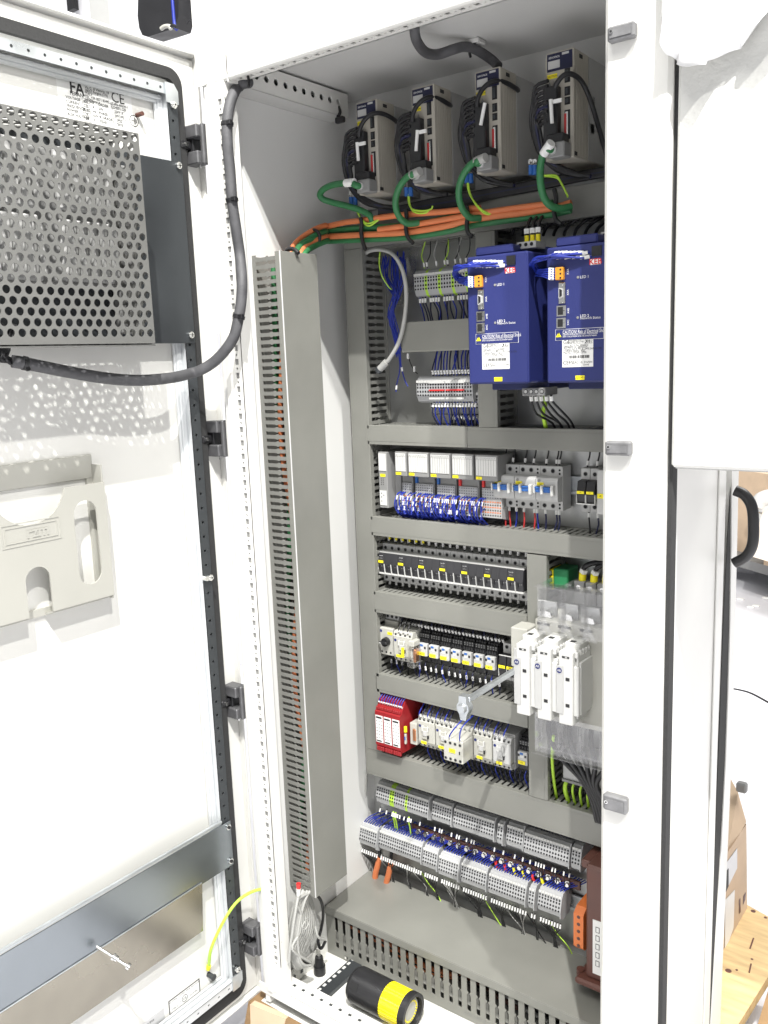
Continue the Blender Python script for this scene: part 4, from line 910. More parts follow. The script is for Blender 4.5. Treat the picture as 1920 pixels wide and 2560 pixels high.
# what stands behind and around it
t = T('earth_terminal', 'thick green and yellow earth terminal behind the clear shield', 'terminal', (-.74, 0, -.43))
m = MB(); m.box(-.752, -.743, -.055, -.008, -.455, -.415, YEL, .001); m.box(-.743, -.712, -.055, -.008, -.452, -.412, GRNP, .002); holes(m, [(-.7475, -.425), (-.7475, -.437), (-.7475, -.448)], -.055, .0028); part(t, 'housing', m)
t = T('power_terminals', 'grey power terminals with yellow ferrules above the clear shield', 'terminal', (-.69, 0, -.44))
for k in range(3):
    a = -.697 + k * .0235; m = MB(); m.box(a, a + .021, -.062, -.008, -.475, -.430, GREYP, .001); m.cyl((a + .010, -.062, -.441), (a + .010, -.0632, -.441), .0045, CHROME, n=12); m.box(a + .006, a + .014, -.0634, -.0632, -.4415, -.4405, DARK); part(t, 'housing', m)
    m = MB(); m.cyl((a + .012, -.05, -.43), (a + .013, -.05, -.415), .007, YEL, n=12); part(t, 'yellow_ferrule', m)
t = T('power_wires', 'thick black wires with white markers dropping into the grey power terminals', 'wires', (-.67, -.05, -.41))
for k in range(2):
    wire(t, [(-.684 + k * .0235, -.05, -.416), (-.676 + k * .0235, -.055, -.400), (-.655 + k * .02, -.05, -.392), (-.62, -.05, -.389)], .005, WBLACK, 0)
t = T('contactor_box', 'big grey device under the fuse switch, half hidden by the right post', 'contactor', (-.72, 0, -.81))
m = MB(); m.box(-.722, -.60, -.060, -.008, -.845, -.785, LGREY, .002); m.box(-.722, -.60, -.064, -.06, -.845, -.84, GREYP); part(t, 'housing', m); text(t, 'EATON', (-.684, -.0602, -.802), (1, 0, 0), (0, 0, 1), .011, BLACK)
t = T('power_wires', 'bundle of thick black wires curving down from the fuse switch to the right', 'wires', (-.7, -.08, -.75))
for k in range(6):
    x = -.738 + .022 * k
    wire(t, [(x, -.085, -.690), (x + .004, -.095, -.735), (x + .018 + .004 * (3 - k), -.100, -.775), (-.665 + .006 * k, -.095, -.815), (-.648 + .006 * k, -.085, -.86), (-.64 + .006 * k, -.08, -.90)], .0052, WBLACK, None, n=8, res=5)
t = T('earth_wires', 'yellow-green wires hanging below the fuse switch', 'wires', (-.7, -.05, -.8))
wire(t, [(-.722, -.10, -.735), (-.730, -.09, -.78), (-.737, -.07, -.84), (-.739, -.05, -.90)], .0032, YG, None)
for k in range(6): wire(t, [(-.715 + k * .016, -.055, -.845), (-.717 + k * .016, -.06, -.862), (-.712 + k * .014, -.05, -.90)], .0026 if k else .0045, YG, None)
t = T('transformer', 'dark red-brown transformer with a pale label at the lower right behind the post', 'transformer', (-.64, 0, -1.1))
m = MB(); m.box(-.641, -.46, -.13, -.015, -1.205, -.965, BROWN, .004); m.box(-.650, -.641, -.075, -.03, -1.19, -.99, BROWN, .003); part(t, 'coil_body', m)
m = MB(); m.box(-.658, -.46, -.115, -.02, -.985, -.968, BROWN, .003); part(t, 'frame', m); m = MB(); m.box(-.658, -.46, -.145, -.02, -1.218, -1.204, BROWN, .004); part(t, 'frame', m)
m = MB(); m.box(-.626, -.50, -.1312, -.130, -1.190, -1.075, PAPER); q = part(t, 'label', m)
m = MB()
for i in range(5): m.box(-.620, -.612, -.1316, -.1312, -1.172 + i * .018, -1.160 + i * .018, INK); m.box(-.6188, -.6132, -.1318, -.1316, -1.1708 + i * .018, -1.1612 + i * .018, PAPER)
part(q, 'print', m)
m = MB(); m.prism([(-.060, -1.160), (-.110, -1.165), (-.120, -1.155), (-.120, -1.085), (-.105, -1.075), (-.060, -1.075)], 0, -.671, -.6505, OREN); holes(m, [(-.6605, -1.09 - i * .0155) for i in range(5)], -.120, .0036, 10, BROWN)
part(t, 'orange_terminal_block', m)
m = MB(); m.cyl((-.656, -.12, -1.226), (-.656, -.12, -1.20), .008, BROWN, n=12); part(t, 'foot_bolt', m)
# ================================================================ terminal strips
TP = .0064
def term_mesh(body, h=.056, stripe=None):
    m = MB(); p = TP - .0001; z = h / 2
    m.prism([(-.0, -z + .006), (-.030, -z), (-.040, -z + .004), (-.046, -z + .016), (-.046, z - .016), (-.040, z - .004), (-.030, z), (-.0, z - .006)], 0, 0, p, body)
    m.box(.0003, p - .0003, -.0475, -.046, z - .014, z - .009, WPL)
    for zz_ in (z - .018, z - .0235, -z + .0235, -z + .0165): m.cyl((p / 2, -.046, zz_), (p / 2, -.0464, zz_), .0021, DARK, n=6)
    [m.cyl((p / 2, -.046, q_), (p / 2, -.0464, q_), .0016, BLACK, n=4) for q_ in (-.003, .003)]
    return mesh_of(m, name='terminal')
TM = term_mesh(TERM); TMY = term_mesh(YG); TMR = term_mesh(TERM)
endm = MB(); endm.prism([(-.0, -.022), (-.030, -.030), (-.044, -.026), (-.048, -.012), (-.048, .014), (-.044, .026), (-.030, .030), (-.0, .022)], 0, 0, .0022, TERM); EM = mesh_of(endm, name='end_plate')
mk = MB(); mk.box(-.0018, .0018, -.0016, .0016, 0, .0085, SLEEVE, .0005); MK = mesh_of(mk, name='wire_marker')
def strip_(x0, x1, zc, label, tilt=-.26, yg=(), group='terminal strips', y0=-.010, top=(), bot=()):
    y0 += 0 if tilt == 0 else random.uniform(-.004, .003); zc += 0 if tilt == 0 else random.uniform(-.0025, .0025)
    t = T('terminal_strip', label, 'terminals', (x0, y0, zc), group)
    n = max(2, int(round((x1 - x0 - .002) / TP)))
    for i in range(n): inst(t, 'terminal', TMY if i in yg else TM, (x0 + i * TP, y0, zc))
    inst(t, 'end_plate', EM, (x0 + n * TP, y0, zc))
    t.rotation_euler = (tilt, 0, 0)
    return n
random.seed(11)
t1 = [(-1.203, -1.051, 'long top-row terminal strip at the left with two yellow-green slices', (6, 7, 13)), (-1.047, -.993, 'short top-row terminal strip, second from the left', ()), (-.988, -.882, 'long top-row terminal strip in the middle', ()), (-.876, -.860, 'very narrow top-row terminal strip of two or three slices', ()), (-.855, -.817, 'short top-row terminal strip right of the narrowest one', ()), (-.812, -.710, 'long top-row terminal strip towards the right', ()), (-.704, -.683, 'narrow top-row terminal strip by the brown transformer', ())]
for a, b, l, yg in t1: strip_(a, b, -1.019, l, yg=yg)
t2 = [(-1.262, -1.208, 'lower-row terminal strip at the far left beside the side wall'), (-1.204, -1.080, 'long lower-row terminal strip above the two orange cable ends'), (-1.076, -1.034, 'short lower-row terminal strip, third from the left'), (-1.030, -.977, 'lower-row terminal strip, fourth from the left'), (-.972, -.905, 'lower-row terminal strip in the middle'), (-.900, -.806, 'long lower-row terminal strip right of the middle'), (-.802, -.786, 'narrowest lower-row terminal strip'), (-.781, -.726, 'rightmost lower-row terminal strip, near the orange block')]
for a, b, l in t2: strip_(a, b, -1.143, l)
tw = T('wire_bundle', 'wires with rows of white markers above and below the top terminal row', 'wires', (-1.0, -.04, -1.02))
for a, b, l, yg in t1:
    n = max(2, int(round((b - a - .002) / TP)))
    for i in range(n):
        x = a + (i + .5) * TP
        o = random.uniform(0, .004)
        if random.random() < .93: wire(tw, [(x, -.033, -.997), (x, -.034, -.987 + o), (x + .001, -.026, -.972), (x + .002, -.02, -.945)], .0010, WDARK, 0, n=5, res=2)
        if random.random() < .55 or i in yg:
            c = YG if i in yg else (WBLACK if i % 2 else WDARK)
            wire(tw, [(x, -.046, -1.050), (x, -.050, -1.058 - o), (x - .002 * random.random(), -.044, -1.075), (x - .008, -.03, -1.11)], .0010 if c != YG else .002, c, 0, n=5, res=2)
tw = T('wire_bundle', 'blue wires fanning from the white markers above the lower terminal row', 'wires', (-1.0, -.04, -1.1))
tb = T('wire_bundle', 'black wires gathered in bunches under the lower terminal row', 'wires', (-1.0, -.04, -1.2))
for a, b, l in t2:
    n = max(2, int(round((b - a - .002) / TP))); mid = (a + b) / 2
    for i in range(n):
        x = a + (i + .5) * TP; o = random.uniform(0, .003)
        wire(tw, [(x, -.036, -1.121), (x + .001, -.039, -1.111 + o), (x + .010, -.034, -1.098), (x + .026 + .012 * random.random(), -.022, -1.088 + .006 * random.random()), (x + .045, -.012, -1.080)], .0013, WBLUE, 0, n=5, res=3)
        bm = a + .02 + round((x - a - .02) / .05) * .05 if b - a > .08 else mid
        wire(tb, [(x, -.048, -1.173), (x, -.052, -1.183 - o), (x * .6 + bm * .4, -.046, -1.198), (bm + random.uniform(-.003, .003), -.036, -1.222), (bm + random.uniform(-.006, .006), -.03, -1.25), (bm + .008 + random.uniform(-.01, .01), -.03, -1.29)], .0011, WBLACK if random.random() < .9 else WGREY, 0, n=5, res=2)
# upper strips
n = strip_(-1.052, -.915, .148, 'terminal strip with yellow-green slices left of the upper blue wires', tilt=0, yg=(4, 9, 14, 19), y0=-.006)
strip_(-1.054, -.915, -.066, 'terminal strip with red bridges left of the lower end of the blue drive', tilt=0, y0=-.006)
for a, b in ((-1.022, -.984), (-.981, -.937)):
    m = MB(); m.box(a, b, -.0545, -.0525, -.069, -.066, REDL); m.box(a, b, -.0545, -.0525, -.0535, -.0495, WPL); m.box(a, b, -.0545, -.0525, -.086, -.082, WPL); solo('jumper_bar', m, 'red and white bridge strip across the grey terminals, %s' % ('left one' if a < -1 else 'right one'), 'bridge')
strip_(-1.028, -.905, -.092, 'small terminal strip half hidden below the one with red bridges', tilt=0, y0=.006)
tw = T('wire_bundle', 'dark and blue wires between the two upper terminal strips', 'wires', (-1.0, -.04, .05))
random.seed(5)
for i in range(18):
    x = -1.045 + i * .0066
    if i % 5 != 3: wire(tw, [(x, -.042, .121), (x, -.043, .110), (x + random.uniform(-.006, .006), -.035, .09), (x + random.uniform(-.008, .008), -.03, .06)], .0015, WDARK if i % 3 else WBLUE, 0)
for i in range(15):
    x = -1.018 + i * .0072
    wire(tw, [(x, -.042, -.038), (x, -.046, -.026), (x + random.uniform(-.006, .006), -.04, .0), (x + random.uniform(-.01, .01), -.03, .03)], .0015, WBLUE if i % 3 else WDARK, 0)
    wire(tw, [(x, -.042, -.092), (x, -.046, -.102), (x + random.uniform(-.004, .004), -.045, -.12), (x + random.uniform(-.012, .012), -.035, -.15)], .0015, WBLUE if i % 3 else WDARK, 0)
    if i > 4: wire(tw, [(x + .004, -.032, -.118), (x + .004, -.036, -.125), (x, -.03, -.15)], .0012, WDARK, 0)
tw = T('wire_bundle', 'thin grey and yellow-green wires arching above the upper terminal strip', 'wires', (-1.0, -.04, .19))
for i, x in enumerate((-1.035, -1.028, -1.005, -.985, -.978, -.960, -.948, -.935)):
    wire(tw, [(x, -.038, .178), (x, -.040, .188), (x + (.008 if i % 2 else -.006), -.038, .205), (x + (.004 if i % 2 else 0), -.03, .235)], .0012, (YG if i % 3 == 0 else WBLACK) if i not in (2, 6) else WGREY, 0)
# loose blue wires and the white cable near the upright duct
tw = T('wire_bundle', 'bunch of loose blue wires tied beside the upright slotted duct', 'wires', tuple(P(990, 790, -.05)))
for i in range(22):
    r_ = lambda s: random.uniform(-s, s)
    top = (random.uniform(958, 1015), 640 + r_(12)); 
    wire(tw, [P(top[0], top[1], -.03), P(top[0] + r_(8), 690 + r_(8), -.04), P(990 + r_(8), 745 + r_(10), -.05 + r_(.008)), P(976 + r_(9), 790 + r_(8), -.05 + r_(.008)), P(990 + r_(10), 840 + r_(10), -.045), P(995 + r_(8), 880 + r_(16), -.045)], .0013, WBLUE, None, n=5)
wire(tw, [P(995, 870, -.045), P(1000, 920, -.045), P(992, 960, -.045), P(990, 980, -.045)], .0013, WBLUE, 2)
wire(tw, [P(1000, 870, -.045), P(1003, 915, -.045), P(1012, 950, -.045), P(1020, 966, -.045)], .0013, WBLUE, 1)
m = MB(); m.tube([P(912, 635, -.06), P(925, 627, -.07), P(950, 624, -.078), P(980, 634, -.085), P(1002, 665, -.088), P(1014, 710, -.09), P(1015, 760, -.09), P(1008, 815, -.09), P(995, 860, -.09), P(975, 895, -.09), P(962, 910, -.09)], .0042, WGREY, n=10, res=6)
t = T('white_cable', 'thick pale grey cable looping down beside the upright duct, ending in a plug', 'cable', tuple(P(1014, 710, -.09))); part(t, 'cord', m)
m = MB(); a, b = P(966, 905, -.09), P(950, 922, -.09); m.cyl(a, b, .0072, WGREY, n=12); m.cyl(b, b + (b - a) * .35, .008, DZINC, n=10); part(t, 'plug', m)
m = MB(); m.tube([P(950, 630, -.07), P(948, 660, -.07), P(955, 690, -.07), P(970, 715, -.06), P(980, 725, -.05)], .0013, YG, n=6); solo('earth_wire', m, 'thin yellow-green wire hanging beside the loose blue wires', 'wire')
m = MB(); m.tube([P(1020, 885, -.03), P(1025, 905, -.03), P(1035, 925, -.03), P(1044, 935, -.03)], .001, WBLACK, n=5)
for q in ((1021, 890), (1037, 922)): a = P(*q, -.031); m.box(a[0] - .002, a[0] + .002, a[1] - .003, a[1], a[2] - .006, a[2] + .005, SLEEVE)
solo('loose_wire', m, 'loose black wire with two white markers left of the red bridged terminals', 'wire')
# ================================================================ big blue drives
def kq(x, y, Y=-.2): return P(820 + x / 2.37, 560 + y / 2.37, Y)
def blue_drive(label):
    x0, x1, z0, z1 = -.8365, -.7165, -.053, .170; Y = -.2
    t = T('blue_drive', label, 'motor drive', (x0, 0, 0))
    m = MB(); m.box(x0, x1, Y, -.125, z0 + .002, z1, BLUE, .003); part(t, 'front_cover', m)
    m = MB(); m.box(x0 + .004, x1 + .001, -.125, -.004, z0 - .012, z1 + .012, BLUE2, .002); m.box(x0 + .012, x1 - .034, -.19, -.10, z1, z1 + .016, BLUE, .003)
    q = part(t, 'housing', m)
    m = MB()
    for c in range(5):
        for r in range(14): m.box(x1 + .001, x1 + .0016, -.118 + c * .022, -.104 + c * .022, z0 + .02 + r * .013, z0 + .0235 + r * .013, DARK)
    part(q, 'vent_slots', m)
    m = MB(); m.box(x0 + .080, x1 + .006, -.15, -.10, z0 - .022, z0 - .008, GREYP, .001)
    holes(m, [(x0 + .088 + i * .0105, z0 - .0145) for i in range(4)], -.15, .0032, 10, CHROME, DARK); part(t, 'power_terminals', m)
    m = MB(); m.box(x0 + .078, x0 + .115, -.16, -.12, z1 + .008, z1 + .020, LGREY, .001); holes(m, [(x0 + .085 + i * .011, z1 + .015) for i in range(3)], -.16, .0032, 10, DARK); part(t, 'supply_terminals', m)
    def R(xa, ya, xb, yb, d0, d1, mt, nm, lab=None, ch=0):
        a, b = kq(xa, ya), kq(xb, yb); m = MB(); m.box(a[0], b[0], Y - d1, Y - d0, b[2], a[2], mt, ch); return part(t, nm, m, lab)
    R(1060, 190, 1112, 240, 0, .002, BLACK, 'plug_socket'); 
    q = R(878, 308, 922, 374, 0, .008, ORP, 'orange_plug', ch=.001)
    m = MB(); a = kq(878, 308); holes(m, [(a[0] + .010, a[2] - .004 - i * .0065) for i in range(4)], Y - .008, .0018, 6); part(q, 'plug_holes', m)
    q = R(890, 392, 928, 505, 0, .003, CHROME, 'serial_port', ch=.0008)
    m = MB(); a, b = kq(898, 420), kq(920, 478); m.prism([(a[0], a[2]), (b[0], a[2] - .003), (b[0], b[2] + .003), (a[0], b[2])], 1, Y - .007, Y - .003, LGREY); m.prism([(a[0] + .0012, a[2] - .0015), (b[0] - .0012, a[2] - .004), (b[0] - .0012, b[2] + .004), (a[0] + .0012, b[2] + .0015)], 1, Y - .0073, Y - .007, BLACK)
    for yy in (400, 497): c = kq(909, yy); m.cyl((c[0], Y - .003, c[2]), (c[0], Y - .005, c[2]), .0022, CHROME, n=6)
    part(q, 'connector_face', m)
    for (ya, yb) in ((520, 576), (588, 643)):
        q = R(882, ya, 932, yb, 0, .002, CHROME, 'network_port'); a, b = kq(889, ya + 7), kq(916, yb - 7)
        m = MB(); m.box(a[0], b[0], Y - .0025, Y - .002, b[2], a[2], DARK); m.box(b[0], b[0] + .003, Y - .0025, Y - .002, b[2] + .006, a[2] - .006, DARK); part(q, 'opening', m)
    # writing
    fx, fz = (1, 0, 0), (0, 0, 1); o = Vector((0, -.0003, 0))
    R(1052, 262, 1108, 288, 0, .0006, PAPER, 'emblem_plate'); text(t, 'KEB', kq(1080, 275) + Vector((0, -.0006, 0)), fx, fz, .0125, REDL, bold=.02)
    text(t, 'LED 1', kq(1000, 361), fx, fz, .0062, WINK, 'LEFT'); text(t, 'LED 2', kq(1004, 577), fx, fz, .0062, WINK, 'LEFT', .01); text(t, 'Network Status', kq(1004, 590), fx, fz, .0055, WINK, 'LEFT')
    for s, x, y in (('X1A', 936, 330), ('X4A', 938, 445), ('X4B', 942, 547), ('X4C', 942, 612)): text(t, s, kq(x, y), (0, 0, 1), (-1, 0, 0), .005, WINK)
    m = MB()
    for (x, y) in ((990, 361), (992, 585)): c = kq(x, y); m.cyl((c[0], Y, c[2]), (c[0], Y - .001, c[2]), .0022, GREYP, n=10)
    part(t, 'indicator', m)
    q = R(876, 652, 1130, 702, 0, .0004, WINK, 'warning_border'); a, b = kq(878, 654), kq(1128, 700); m = MB(); m.box(a[0], b[0], Y - .0008, Y - .0004, b[2], a[2], BLUE); part(q, 'warning_panel', m)
    a, b = kq(880, 694), kq(908, 666); m = MB(); m.prism([(a[0], a[2]), (b[0], a[2]), ((a[0] + b[0]) / 2, b[2])], 1, Y - .0012, Y - .0008, YEL); tr_ = part(q, 'warning_triangle', m); text(tr_, '!', ((a[0] + b[0]) / 2, Y - .0012, a[2] + .0045), fx, fz, .009, INK, bold=.02)
    o2 = Vector((0, -.0008, 0))
    text(q, 'CAUTION! Risk of Electrical Shock', kq(915, 668) + o2, fx, fz, .0083, WINK, 'LEFT', 0, sx=.64)
    text(q, 'Capacitors discharge time is 5 minutes. A fault protective', kq(915, 680) + o2, fx, fz, .0044, WINK, 'LEFT', 0, sx=.60); text(q, 'switch is not permissible as the only protective measure', kq(915, 691) + o2, fx, fz, .0044, WINK, 'LEFT', 0, sx=.60)
    q = R(912, 703, 1077, 858, 0, .0005, PAPER, 'data_label', ch=.0002)
    o3 = Vector((0, -.0005, 0))
    m = MB(); a, b = kq(1030, 708), kq(1070, 727); m.box(a[0], b[0], Y - .0009, Y - .0005, b[2], a[2], INK); lp = part(q, 'emblem_plate', m); text(lp, 'KEB', (a + b) / 2 + Vector((0, -.0009, 0)), fx, fz, .0082, PAPER, bold=.02)
    text(q, 'G6', kq(917, 724) + o3, fx, fz, .0095, INK, 'LEFT')
    for i, s in enumerate(('Antriebstechnik', 'D-32683 Barntrup', '3268 Germany')): text(q, s, kq(945, 713 + i * 8) + o3, fx, fz, .0036, INK, 'LEFT')
    for i, s in enumerate(('Input: AC 3 PH 50/60Hz', '400/480V UL 480V/27A', 'Output: AC 3 PH 0...24/0.24A G 17A', '11kVA/0.300Hz  IP20', 'Mat.No.: 15G6F1-3700')): text(q, s, kq(920, 743 + i * 10) + o3, fx, fz, .0044, INK, 'LEFT')
    m = MB(); x = kq(935, 0)[0]; za, zb = kq(0 + 935, 797)[2], kq(935, 813)[2]; random.seed(9)
    while x < kq(1052, 800)[0]: w_ = random.choice((.0006, .0011, .0016)); m.box(x, x + w_, Y - .0009, Y - .0005, zb, za, INK); x += w_ + random.choice((.0007, .0012))
    part(q, 'bar_code', m)
    text(q, 'CEFS', kq(918, 838) + o3, fx, fz, .0088, INK, 'LEFT'); text(q, 'EAC', kq(972, 836) + o3, fx, fz, .0065, INK, 'LEFT', sx=.8); text(q, 'UL  E167544', kq(1008, 834) + o3, fx, fz, .0046, INK, 'LEFT', sx=.9); text(q, 'Listed', kq(1025, 847) + o3, fx, fz, .0042, INK, 'LEFT')
    q = R(985, 908, 1033, 931, 0, .0006, YEL, 'yellow_tag'); text(q, '-U1M1', kq(1009, 920) + Vector((0, -.0006, 0)), fx, fz, .006, INK)
    return t
bdv = blue_drive('left dark blue motor drive with warning, white data label and yellow tag')
OFF = kq(1388, 675)[0] - kq(912, 703)[0]
b2 = dup(bdv, (-.8365 + OFF, 0, 0), 'right dark blue motor drive, partly covered by the white post')
# blue signal wires into the drives
random.seed(21)
for di, dx in enumerate((0, OFF)):
    t = T('wire_bundle', ('sheaf of thin blue wires plugged into the top of the left blue drive', 'sheaf of thin blue wires plugged into the top of the right blue drive')[di], 'wires', (-.8 + dx, -.21, .15))
    D_ = Vector((dx, 0, 0))
    for i in range(16):
        e = kq(900 + i * 10.5, 222 + (i % 2) * 22) + D_; r_ = lambda s: random.uniform(-s, s)
        mid = kq(760 + r_(14), 292 + r_(14)) + D_
        wire(t, [e + Vector((0, .002, 0)) if i < 0 else e, e + Vector((-.012, -.006, -.001 + r_(.001))), kq(850 + i * 3, 250 + r_(8)) + D_ + Vector((0, -.014 + r_(.004), 0)), kq(775 + r_(14), 268 + r_(18)) + D_ + Vector((0, -.008, 0)), kq(712 + r_(14), 308 + r_(20)) + D_ + Vector((0, .03, 0)), kq(722 + r_(10), 345 + r_(8)) + D_ + Vector((0, .09, 0))], .0018, WBLUE, 0, n=5)
    for i in range(5):
        r_ = lambda s: random.uniform(-s, s); e = kq(880, 318 + i * 13) + D_ + Vector((0, -.006, 0))
        wire(t, [e, e + Vector((-.010, -.004, .001)), kq(800, 318 + i * 9) + D_, kq(740, 318 + i * 7 + r_(5)) + D_ + Vector((0, .02, 0)), kq(715, 320 + i * 5) + D_ + Vector((0, .06, 0))], .0014, WBLUE, 0, n=5)
    t = T('power_wires', ('three black supply wires with yellow ferrules on top of the left blue drive', 'black supply wires on top of the right blue drive')[di], 'wires', (-.75 + dx, -.14, .2))
    for i in range(3):
        x = -.8365 + .085 + i * .011 + dx
        m = MB(); m.cyl((x, -.135, .190), (x, -.135, .203), .0042, YEL, n=10); part(t, 'yellow_ferrule', m)
        wire(t, [(x, -.135, .203), (x, -.135, .214), (x - .001, -.12, .232), (x, -.09, .25)], .0030, WBLACK, 0, n=8)
    t = T('power_wires', ('black wires with white markers dropping from under the left blue drive', 'black wires dropping from under the right blue drive')[di], 'wires', (-.75 + dx, -.13, -.09))
    for i in range(5):
        x = -.8365 + .088 + i * .010 + dx
        wire(t, [(x, -.13, -.074), (x, -.128, -.085), (x + .004 * i, -.11, -.110), (x + .012 + random.uniform(-.006, .006), -.07, -.130), (x + .014, -.05, -.16)], .0022, WBLACK, 0, n=6)
    wire(t, [(-.732 + dx, -.12, -.068), (-.728 + dx, -.115, -.092), (-.745 + dx, -.09, -.110), (-.752 + dx, -.06, -.150)], .0040, YG if False else YG, None, n=8, name='earth_wire')
    m = MB(); m.cyl((-.732 + dx, -.12, -.068), (-.7325 + dx, -.12, -.056), .005, YEL, n=10); part(t, 'yellow_ferrule', m)
# small black cables behind the blue drives' tops
t = T('black_cables', 'dark cable loops between the highest duct and the blue drives', 'cables', tuple(P(1400, 560, -.06)))
for k in range(9):
    u = 1280 + k * 26
    wire(t, [P(u, 588, -.05), P(u + 6, 572, -.06), P(u + 22, 556, -.07), P(u + 40, 545, -.065), P(u + 55, 530, -.05)], .003, WBLACK, None)
# ================================================================ four servo drives under the ceiling
def servo(label, loc=None):
    t = T('servo_drive', label, 'servo drive', (0, -.15, .317)); W = .050; Z = .317; H = .169
    m = MB(); m.box(0, W, -.150, -.092, Z, Z + H, BEIGE, .0015)
    for i in range(8): m.box(W, W + .0006, -.140 + i * .006, -.137 + i * .006, Z + .004, Z + H - .004, BEIGE)
    part(t, 'housing', m)
    m = MB(); m.box(.002, W + .001, -.092, -.0005, Z + .003, Z + H - .003, ALU); m.box(-.006, .002, -.14, -.008, Z + .002, Z + H - .006, BEIGE, .001); part(t, 'heat_sink', m)
    m = MB(); m.box(.003, W - .002, -.1508, -.150, Z + H - .030, Z + H - .003, mat_navy); q = part(t, 'dark_header', m)
    m = MB(); m.box(.005, .026, -.1512, -.1508, Z + H - .026, Z + H - .014, LGREY); m.box(W - .020, W - .008, -.1512, -.1508, Z + H - .008, Z + H - .0045, LGREY); part(q, 'display', m)
    text(q, 'SERVOPACK', (.016, -.1508, Z + H - .009), (1, 0, 0), (0, 0, 1), .0045, WINK, sx=.8)
    m = MB(); m.box(.003, .021, -.1506, -.150, Z + H - .041, Z + H - .034, YEL)
    q = part(t, 'warning_label', m); text(q, 'CAUTION', (.012, -.1506, Z + H - .0375), (1, 0, 0), (0, 0, 1), .0042, INK)
    m = MB()
    for k in range(2): m.prism([(.004 + k * .008, Z + H - .052), (.010 + k * .008, Z + H - .052), (.007 + k * .008, Z + H - .045)], 1, -.1504, -.150, GREYP)
    part(t, 'warning_signs', m)
    for (a, b) in ((.030, .052), (.058, .072), (.074, .086), (.094, .140)):
        m = MB(); m.box(W - .016, W - .006, -.1506, -.150, Z + H - b, Z + H - a, BLACK, .0002); m.box(W - .014, W - .009, -.153, -.1506, Z + H - b + .003, Z + H - a - .003, CHROME if b > .09 else DZINC, .0005)
        part(t, 'connector', m)
    m = MB(); m.box(W - .0155, W - .0115, -.1535, -.153, Z + H - .137, Z + H - .10, WRED); part(t, 'red_pins', m)
    m = MB(); m.box(.002, W - .022, -.166, -.150, Z + H - .145, Z + H - .056, BLACK, .002); m.box(.010, W - .008, -.172, -.150, Z + H - .148, Z + H - .132, BLACK, .002); part(t, 'black_plug', m)
    m = MB(); m.box(.016, W - .004, -.178, -.150, Z - .002, Z + .022, GREYP, .002); m.cyl((.026, -.178, Z + .010), (.026, -.181, Z + .010), .007, LGREY, n=14); part(t, 'encoder_plug', m)
    m = MB(); m.box(W + .0006, W + .0012, -.148, -.138, Z + .003, Z + .009, INK); m.box(W + .0006, W + .0012, -.130, -.118, Z + H - .012, Z + H - .006, INK); part(t, 'side_mark', m)
    return t
mat_navy = mat('navy_header_print', (.012, .014, .045), .35)
sv = servo('smallest looking beige servo drive, leftmost of the four under the ceiling')
xs4 = (-1.1085, -.978, -.842, -.706)
sl_ = ('beige servo drive second from the left under the ceiling', 'beige servo drive third from the left, where the ceiling cable ends', 'beige servo drive on the right, beside the white post')
for i in (1, 2, 3): dup(sv, (xs4[i], -.15, .317), sl_[i - 1], 'servo drives')
sv.location = (xs4[0], -.15, .317); sv['group'] = 'servo drives'
m = MB(); m.box(-.656, -.655, -.075, -.068, .40, .425, BLACK); m.box(-.656, -.655, -.085, -.070, .365, .38, BLACK); solo('side_openings', m, 'two black openings in the side of the rightmost servo drive', 'opening')
m = MB(); m.box(-.706, -.6562, -.091, -.0008, .318, .485, BEIGE, .001); solo('servo_rear_housing', m, 'deep beige rear part of the rightmost servo drive', 'housing')
def q3(x, y, Y): return P(820 + x / 2.37, 80 + y / 2.37, Y)
# looms, encoder cables, clamps of each drive
base = [(165, 430, 1.0), (480, 335, 1.03), (862, 235, 1.1), (1292, 120, 1.2)]
gpath = [[(195, 890, -.185), (130, 893, -.185), (60, 900, -.18), (10, 912, -.175), (-30, 935, -.17), (-48, 965, -.165), (-30, 990, -.16), (20, 1008, -.15), (110, 1030, -.14), (190, 1055, -.13), (245, 1085, -.125), (262, 1120, -.12)],
 [(560, 832, -.185), (520, 836, -.185), (470, 858, -.18), (425, 915, -.175), (402, 985, -.17), (404, 1050, -.16), (430, 1105, -.15), (475, 1135, -.135), (540, 1130, -.12)],
 [(945, 752, -.185), (905, 756, -.185), (855, 778, -.18), (805, 840, -.175), (778, 915, -.17), (778, 990, -.16), (800, 1055, -.15), (845, 1100, -.135), (905, 1103, -.12)],
 [(1325, 672, -.185), (1300, 690, -.185), (1272, 730, -.18), (1258, 810, -.175), (1260, 900, -.17), (1280, 980, -.16), (1320, 1030, -.15), (1380, 1045, -.135), (1440, 1035, -.12)]]
gn = ('thick green cable looping far out left of the first servo drive', 'thick green cable looped below the second servo drive', 'thick green cable looped below the third servo drive', 'thick green cable looped below the servo drive beside the post')
ln = ('first', 'second', 'third', 'last')
random.seed(31)
